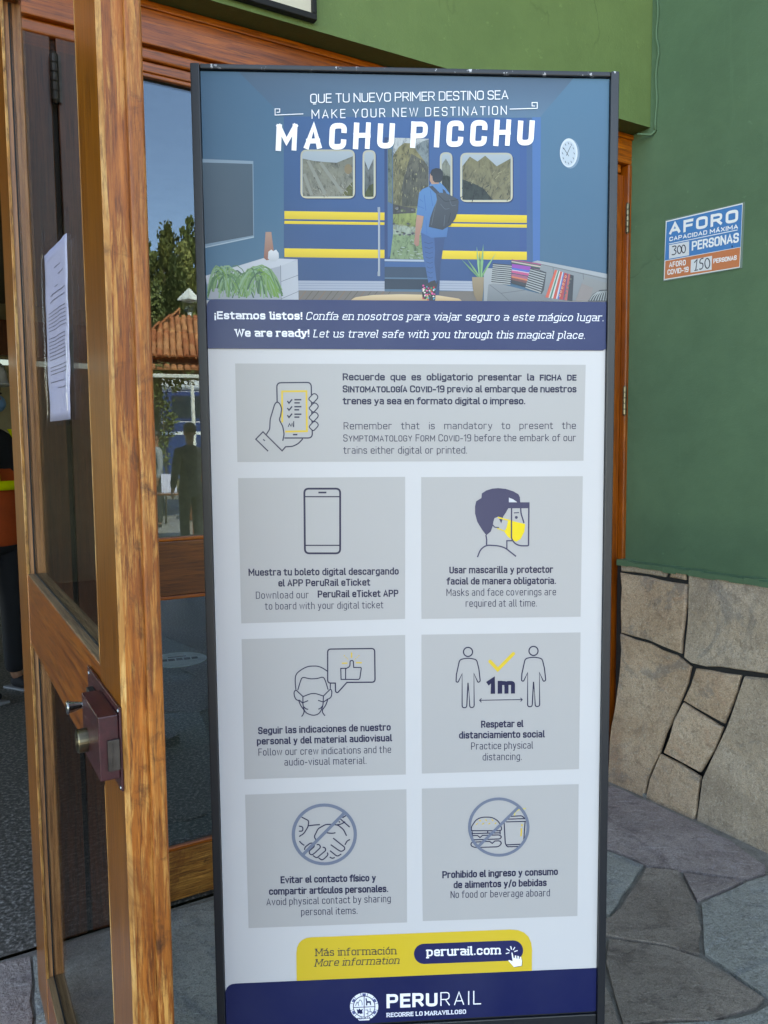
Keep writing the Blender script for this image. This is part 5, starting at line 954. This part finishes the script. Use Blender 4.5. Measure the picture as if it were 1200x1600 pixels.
# ---------------------------------------------------------------- what the door glass mirrors: the square behind the viewer
gy = .043
def mirror(px, D):                                 # straight ahead through the glass -> its true place behind the viewer
    r = ray(px, 705); p = Vector((r.x / r.y * D, D, 0)); d = (p - FA.o).dot(FA.n) - gy; return p - FA.n * (2 * d)
def mdir(px): a = mirror(px, 10); b = mirror(px, 20); return (b - a).normalized()
mv = mdir(270); back = math.degrees(math.atan2(mv.y, mv.x))       # viewing direction after the mirror
# wooded hill
t = NT('tree_leaves'); c = t.coord(); a = t.noise(c, .5, 3); oi = t.add('ShaderNodeObjectInfo'); M['leaves'] = t.done(t.mix(t.ramp(a, [(.3, 0), (.7, 1)]), hexc('#4a5526'), hexc('#8a8a4c')), .7)
t = NT('tree_leaves_dark'); c = t.coord(); a = t.noise(c, .5, 3); M['leaves_dark'] = t.done(t.mix(t.ramp(a, [(.3, 0), (.7, 1)]), hexc('#36441f'), hexc('#666f38')), .7)
M['bark'] = plain('grey_bark', '#5e5244', .9)
def crown_mesh(seed, h, rad):
    rn = random.Random(seed); vs = []; fs = []
    clumps = []
    for k in range(46):
        t_ = rn.random() ** .8; rr_ = rad * (1 - t_) ** .6 * rn.uniform(.3, 1); a_ = rn.uniform(0, 6.283); clumps.append((rr_ * math.cos(a_), rr_ * math.sin(a_), h * (.18 + .8 * t_), rn.uniform(.35, .8) * (1.15 - .6 * t_)))
    for cx, cy, cz, cr in clumps:
        for k in range(46):
            d_ = Vector((rn.gauss(0, 1), rn.gauss(0, 1), rn.gauss(0, 1.3))).normalized() * cr * rn.uniform(.5, 1.05); p = Vector((cx, cy, cz)) + d_; s = rn.uniform(.07, .17)
            u = Vector((rn.gauss(0, 1), rn.gauss(0, 1), rn.gauss(0, 1))).normalized() * s; v = u.orthogonal().normalized() * s * .7; i = len(vs); vs += [p - u, p + v, p + u, p - v]; fs.append((i, i + 1, i + 2, i + 3))
    me = bpy.data.meshes.new('crown'); me.from_pydata(vs, [], fs); return me
cms = [crown_mesh(s, 7.5, 1.5) for s in (1, 2, 3)]
hill = bmesh.new(); mc = mirror(270, 62); n = 26
g = []
sidev = Vector((-mv.y, mv.x, 0))
for i in range(n):
    row = []
    for j in range(n):
        u_, v_ = (i / (n - 1) - .5) * 240, (j / (n - 1)) * 170 - 18; hh = 15 * max(0, min(1, v_ / 60)) ** .9 + 6 * noise.noise(Vector((u_ * .03, v_ * .03, 0))) * min(1, max(0, v_ / 30)); edge = min(1, max(0, (120 - abs(u_)) / 40), max(0, (152 - v_) / 40))
        p = mc + sidev * u_ + mv * v_; row.append(hill.verts.new((p.x, p.y, -.1 + max(0, hh) * edge if v_ > 0 else -.5)))
    g.append(row)
for i in range(n - 1):
    for j in range(n - 1): hill.faces.new((g[i][j], g[i + 1][j], g[i + 1][j + 1], g[i][j + 1]))
M['grass_hill'] = stonemat('scrubby_hill', '#2c3419', '#3d4524', '#555733', .3); tag(finish('hill', hill, M['grass_hill'], None, True), kind='structure')
rt = random.Random(21); k = 0
descr = ['tall slim eucalyptus', 'bushy eucalyptus', 'dark dense eucalyptus']
for row, D in enumerate((50, 58, 66, 75)):
    for i in range(13):
        px = 90 + i * 32 + rt.uniform(-9, 9) + row * 8; p = mirror(px, D + rt.uniform(-2, 2)); zb_ = (0, .6, 2.2, 4.4)[row]; s = (1.6, 1.85, 2.1, 2.3)[row] * rt.uniform(.85, 1.12)
        tr = thing('eucalyptus_tree', ('small dark eucalyptus' if (i + row) % 3 == 0 else 'olive green eucalyptus') + (' in the front row of the wooded hillside' if row == 0 else ' among the trees on the wooded hillside'), 'tree', (p.x, p.y, zb_ - .1), rt.uniform(0, 360), 'trees on the hillside'); tr.scale = (s * .62, s * .62, s)
        c_ = link(bpy.data.objects.new('crown', cms[k % 3].copy() if k < 6 else cms[k % 3])); c_.parent = tr
        if k < 6: cms[k % 3] = c_.data
        if not c_.data.materials: c_.data.materials.append(M['leaves'])
        for sl in c_.material_slots: sl.link = 'OBJECT'; sl.material = M['leaves' if (i + row) % 3 else 'leaves_dark']
        if k == 0:
            tb = bmesh.new(); addtube(tb, [(0, 0, 0), (.05, .02, 2.5), (0, 0, 7.2)], [.14, .1, .02], 7); tk = finish('trunk', tb, M['bark'], tr); tkm = tk.data
        else: tk = link(bpy.data.objects.new('trunk', tkm)); tk.parent = tr
        k += 1
# tiled kiosk
t = NT('terracotta'); c = t.coord(); a = t.noise(c, 6, 5); oi = t.add('ShaderNodeObjectInfo'); col = t.mix(oi.outputs['Random'], hexc('#a55a34'), hexc('#c98a5c')); col = t.mix(t.ramp(a, [(.4, .45), (.65, 0)]), col, hexc('#6a3a26')); M['tile'] = t.done(col, .85, t.bump(a, .3, .01))
M['kiosk_wall'] = plain('dull_green_wall', '#4c5243', .8); M['white_trim'] = plain('white_gutter', '#c4c6c2', .5)
kc = mirror(272, 15.6); kd = back - 90
kio = thing('tiled_kiosk', 'small kiosk with terracotta tiled hip roof mirrored in the door glass', 'kiosk', kc, kd)
# local: x to the side, -y towards the station; the left corner of the mirrored view is at +x
KW, KD, EZ = 2.6, 2.4, 3.3
box('wall', .28, .98, .5, KD + 2, -.1, EZ - .1, M['kiosk_wall'], kio, .01)
roof = thing('roof', None, None); roof.parent = kio
bm = bmesh.new(); ridge = 4.5
base = [bm.verts.new(v) for v in ((-KW - .3, 0, EZ - .05), (1.05, 0, EZ - .05), (1.05, KD + 2.3, EZ - .05), (-KW - .3, KD + 2.3, EZ - .05))]; rg = [bm.verts.new((-KW + 1.2, KD / 2 + 1.1, ridge - .05)), bm.verts.new((-.2, KD / 2 + 1.1, ridge - .05))]
bm.faces.new((base[0], base[1], rg[1], rg[0])); bm.faces.new((base[1], base[2], rg[1])); bm.faces.new((base[2], base[3], rg[0], rg[1])); bm.faces.new((base[3], base[0], rg[0])); bm.faces.new(base); rb = finish('roof_deck', bm, M['tile'], roof)
tb = bmesh.new(); rr_ = .062; prof = [(rr_ * math.cos(math.pi * k / 6), rr_ * .8 * math.sin(math.pi * k / 6)) for k in range(7)]
A = [tb.verts.new((x, 0, z_)) for x, z_ in prof]; B = [tb.verts.new((x * .85, .36, z_ * .85 + .01)) for x, z_ in prof]
for i in range(6): tb.faces.new((A[i], A[i + 1], B[i + 1], B[i]))
tb.faces.new(A); tme = bpy.data.meshes.new('tile'); tb.to_mesh(tme); tb.free(); tme.materials.append(M['tile'])
def addtile(loc, M3):
    o = link(bpy.data.objects.new('tile', tme)); o.parent = roof; o.matrix_local = Matrix.Translation(loc) @ M3.to_4x4()
def tilesurf(P0, along, upv, nrm, length, rows, inside):
    along = along.normalized(); upv = upv.normalized(); nrm = nrm.normalized(); M3 = Matrix((along, upv, nrm)).transposed(); nn = int(length / .13)
    for j in range(rows):
        for i in range(nn + 1):
            p = P0 + along * (i * .13 + random.uniform(-.008, .008)) + upv * (j * .31) + nrm * (.03 + random.uniform(0, .012))
            if inside(p): addtile(p, M3)
sl_ = Vector((0, KD / 2 + 1.1, ridge - EZ)); nrmf = Vector((0, -sl_.z, sl_.y))
tilesurf(Vector((-KW - .3, -.06, EZ - .06)), Vector((1, 0, 0)), sl_, nrmf, KW + 1.35, 8, lambda p: p.x < 1.05 - (p.y) / (KD / 2 + 1.1) * 1.25 and p.x > -KW - .3 + p.y / (KD / 2 + 1.1) * 1.5)
sr = Vector((-1.25, 0, ridge - EZ)); tilesurf(Vector((1.1, 0, EZ - .06)), Vector((0, 1, 0)), sr, Vector((ridge - EZ, 0, 1.25)), KD + 2.3, 6, lambda p: (1.1 - p.x) / 1.25 < min(p.y, KD + 2.3 - p.y) / (KD / 2 + 1.15))
# lower porch roof strip with its own tiles
pr2 = bmesh.new(); vs = [pr2.verts.new(v) for v in ((-KW - .3, -.75, EZ - .42), (1.05, -.75, EZ - .42), (1.05, .45, EZ - .2), (-KW - .3, .45, EZ - .2))]; pr2.faces.new(vs); o = finish('porch_deck', pr2, M['dark_z'], roof); s_ = o.modifiers.new('t', 'SOLIDIFY'); s_.thickness = .04
tilesurf(Vector((-KW - .3, -.8, EZ - .4)), Vector((1, 0, 0)), Vector((0, 1.2, .22)), Vector((0, -.22, 1.2)), KW + 1.35, 4, lambda p: True)
box('gutter', -KW - .3, 1.05, -.92, -.84, EZ - .52, EZ - .45, M['white_trim'], kio, .01)
for x in (-KW, -1.1, .9): box('post', x, x + .1, -.7, -.6, -.02, EZ - .46, M['dark_z'], kio, .005)
box('counter', -KW, -.2, -.3, .3, .0, .95, M['dark_z'], kio, .01)
# lamp post behind the kiosk
lp = mirror(303, 22); M['white_paint'] = plain('white_enamel', '#d6d8d4', .4)
lm = thing('lamp_post', 'white lamp post with a pyramid cap rising behind the tiled roof', 'street lamp', (lp.x, lp.y, -.02), kd)
bm = bmesh.new(); addlathe(bm, [(.09, 0), (.06, .3), (.05, 5.3)], Matrix(), 12); finish('post', bm, M['white_paint'], lm)
bm = bmesh.new(); addlathe(bm, [(.32, 5.62), (.3, 5.68), (.03, 5.95)], Matrix(), 4); finish('cap', bm, M['white_paint'], lm); bm = bmesh.new(); addlathe(bm, [(.12, 5.3), (.24, 5.6)], Matrix(), 4); finish('lantern', bm, M['glass_leaf'], lm)
# parked railway carriage
M['train_blue'] = plain('blue_carriage_paint', '#16386e', .3, coat=.4); M['train_white'] = plain('white_carriage_roof', '#cfd4da', .4); M['train_glass'] = plain('dark_carriage_window', '#20303c', .08)
tc_ = mirror(330, 25); rc_ = thing('railway_carriage', 'blue and white railway carriage standing on the track beyond the kiosk', 'train carriage', tc_, kd)
box('body', -12, 1.6, 0, 2.6, .5, 2.35, M['train_blue'], rc_, .05); box('window_band', -12, 1.6, .01, 2.59, 2.351, 3.3, M['train_blue'], rc_, .02); box('roof', -12, 1.65, -.04, 2.64, 3.301, 4.25, M['train_white'], rc_, .2, 4); box('stripe', -12, 1.6, -.008, -.002, 1.9, 2.0, M['train_white'], rc_, 0)
for k in range(9): box('window', 1.2 - k * 1.4 - 1.0, 1.2 - k * 1.4, -.006, .004, 2.45, 3.15, M['train_glass'], rc_, 0)
for k in range(4):
    bm = bmesh.new(); addlathe(bm, [(.42, 0), (.45, .03), (.45, .1)], Matrix.Translation((.6 - (k // 2) * 9 - (k % 2) * 1.6, .3, .45)) @ Matrix.Rotation(R(90), 4, 'X'), 20); finish('wheel', bm, M['rust'], rc_)
# people waiting on the platform
for px, D, rz_, lab, top, legs in ((296, 10.4, 150, 'person in dark jacket standing in front of the kiosk, mirrored in the glass', 'grey_cloth', 'navy_cloth'), (243, 14.2, 75, 'person in pale grey top standing by the kiosk wall, mirrored in the glass', 'pale_cloth', 'grey_cloth')):
    q_ = mirror(px, D); person(lab, (q_.x, q_.y, -.02), kd + rz_, False, top, legs)
# leafy vine on the porch
vb = bmesh.new(); rv = random.Random(9)
def leafat(p, s):
    u = Vector((rv.gauss(0, 1), rv.gauss(0, 1), rv.gauss(0, 1))).normalized() * s; v = u.orthogonal().normalized() * s * .6; vb.faces.new([vb.verts.new(q_) for q_ in (p - u, p + v, p + u, p - v)])
for k in range(900):
    t_ = rv.random(); w = rv.random() < .55
    p = Vector((.18 + .1 * math.sin(t_ * 9), -.72, 3.0 - 1.9 * t_)) if w else Vector((.95 - 1.5 * t_, -.74, 2.86 - .22 * math.sin(t_ * 7) ** 2)); leafat(p + Vector((rv.gauss(0, .07), rv.gauss(0, .06), rv.gauss(0, .07))), rv.uniform(.03, .06))
vn = finish('leaves', vb, M['leaves_dark'], None); vt = thing('climbing_vine', 'dark leafy vine hanging from the kiosk porch eave, mirrored in the glass', 'vine', kc, kd); vn.parent = vt; vn['kind'] = 'stuff'
vs_ = bmesh.new(); addtube(vs_, [(.2, -.72, -.02), (.16, -.73, 1.2), (.22, -.72, 2.9)], [.02, .015, .01], 6); finish('stem', vs_, M['bark'], vt, True)
# cafe table with a folded menu under the porch
tm = mirror(262, 12.4); tt = thing('porch_table', 'small dark table with a pale menu card near the kiosk, mirrored in the glass', 'table', (tm.x, tm.y, -.02), kd)
box('table_top', -.45, .45, -.3, .3, .72, .75, M['dark_z'], tt, .004)
for sx1 in (-.4, .36):
    for sy1 in (-.26, .22): box('leg', sx1, sx1 + .04, sy1, sy1 + .04, 0, .719, M['dark_z'], tt, .002)
mn_ = box('menu_card', -.12, .12, -.02, -.012, 0, .3, M['paper'], None, 0); mn_.location = (tm.x, tm.y, .731); mn_.rotation_euler = (R(-12), 0, R(kd)); tag(mn_, 'pale menu card standing on the small dark table, mirrored in the glass', 'menu')
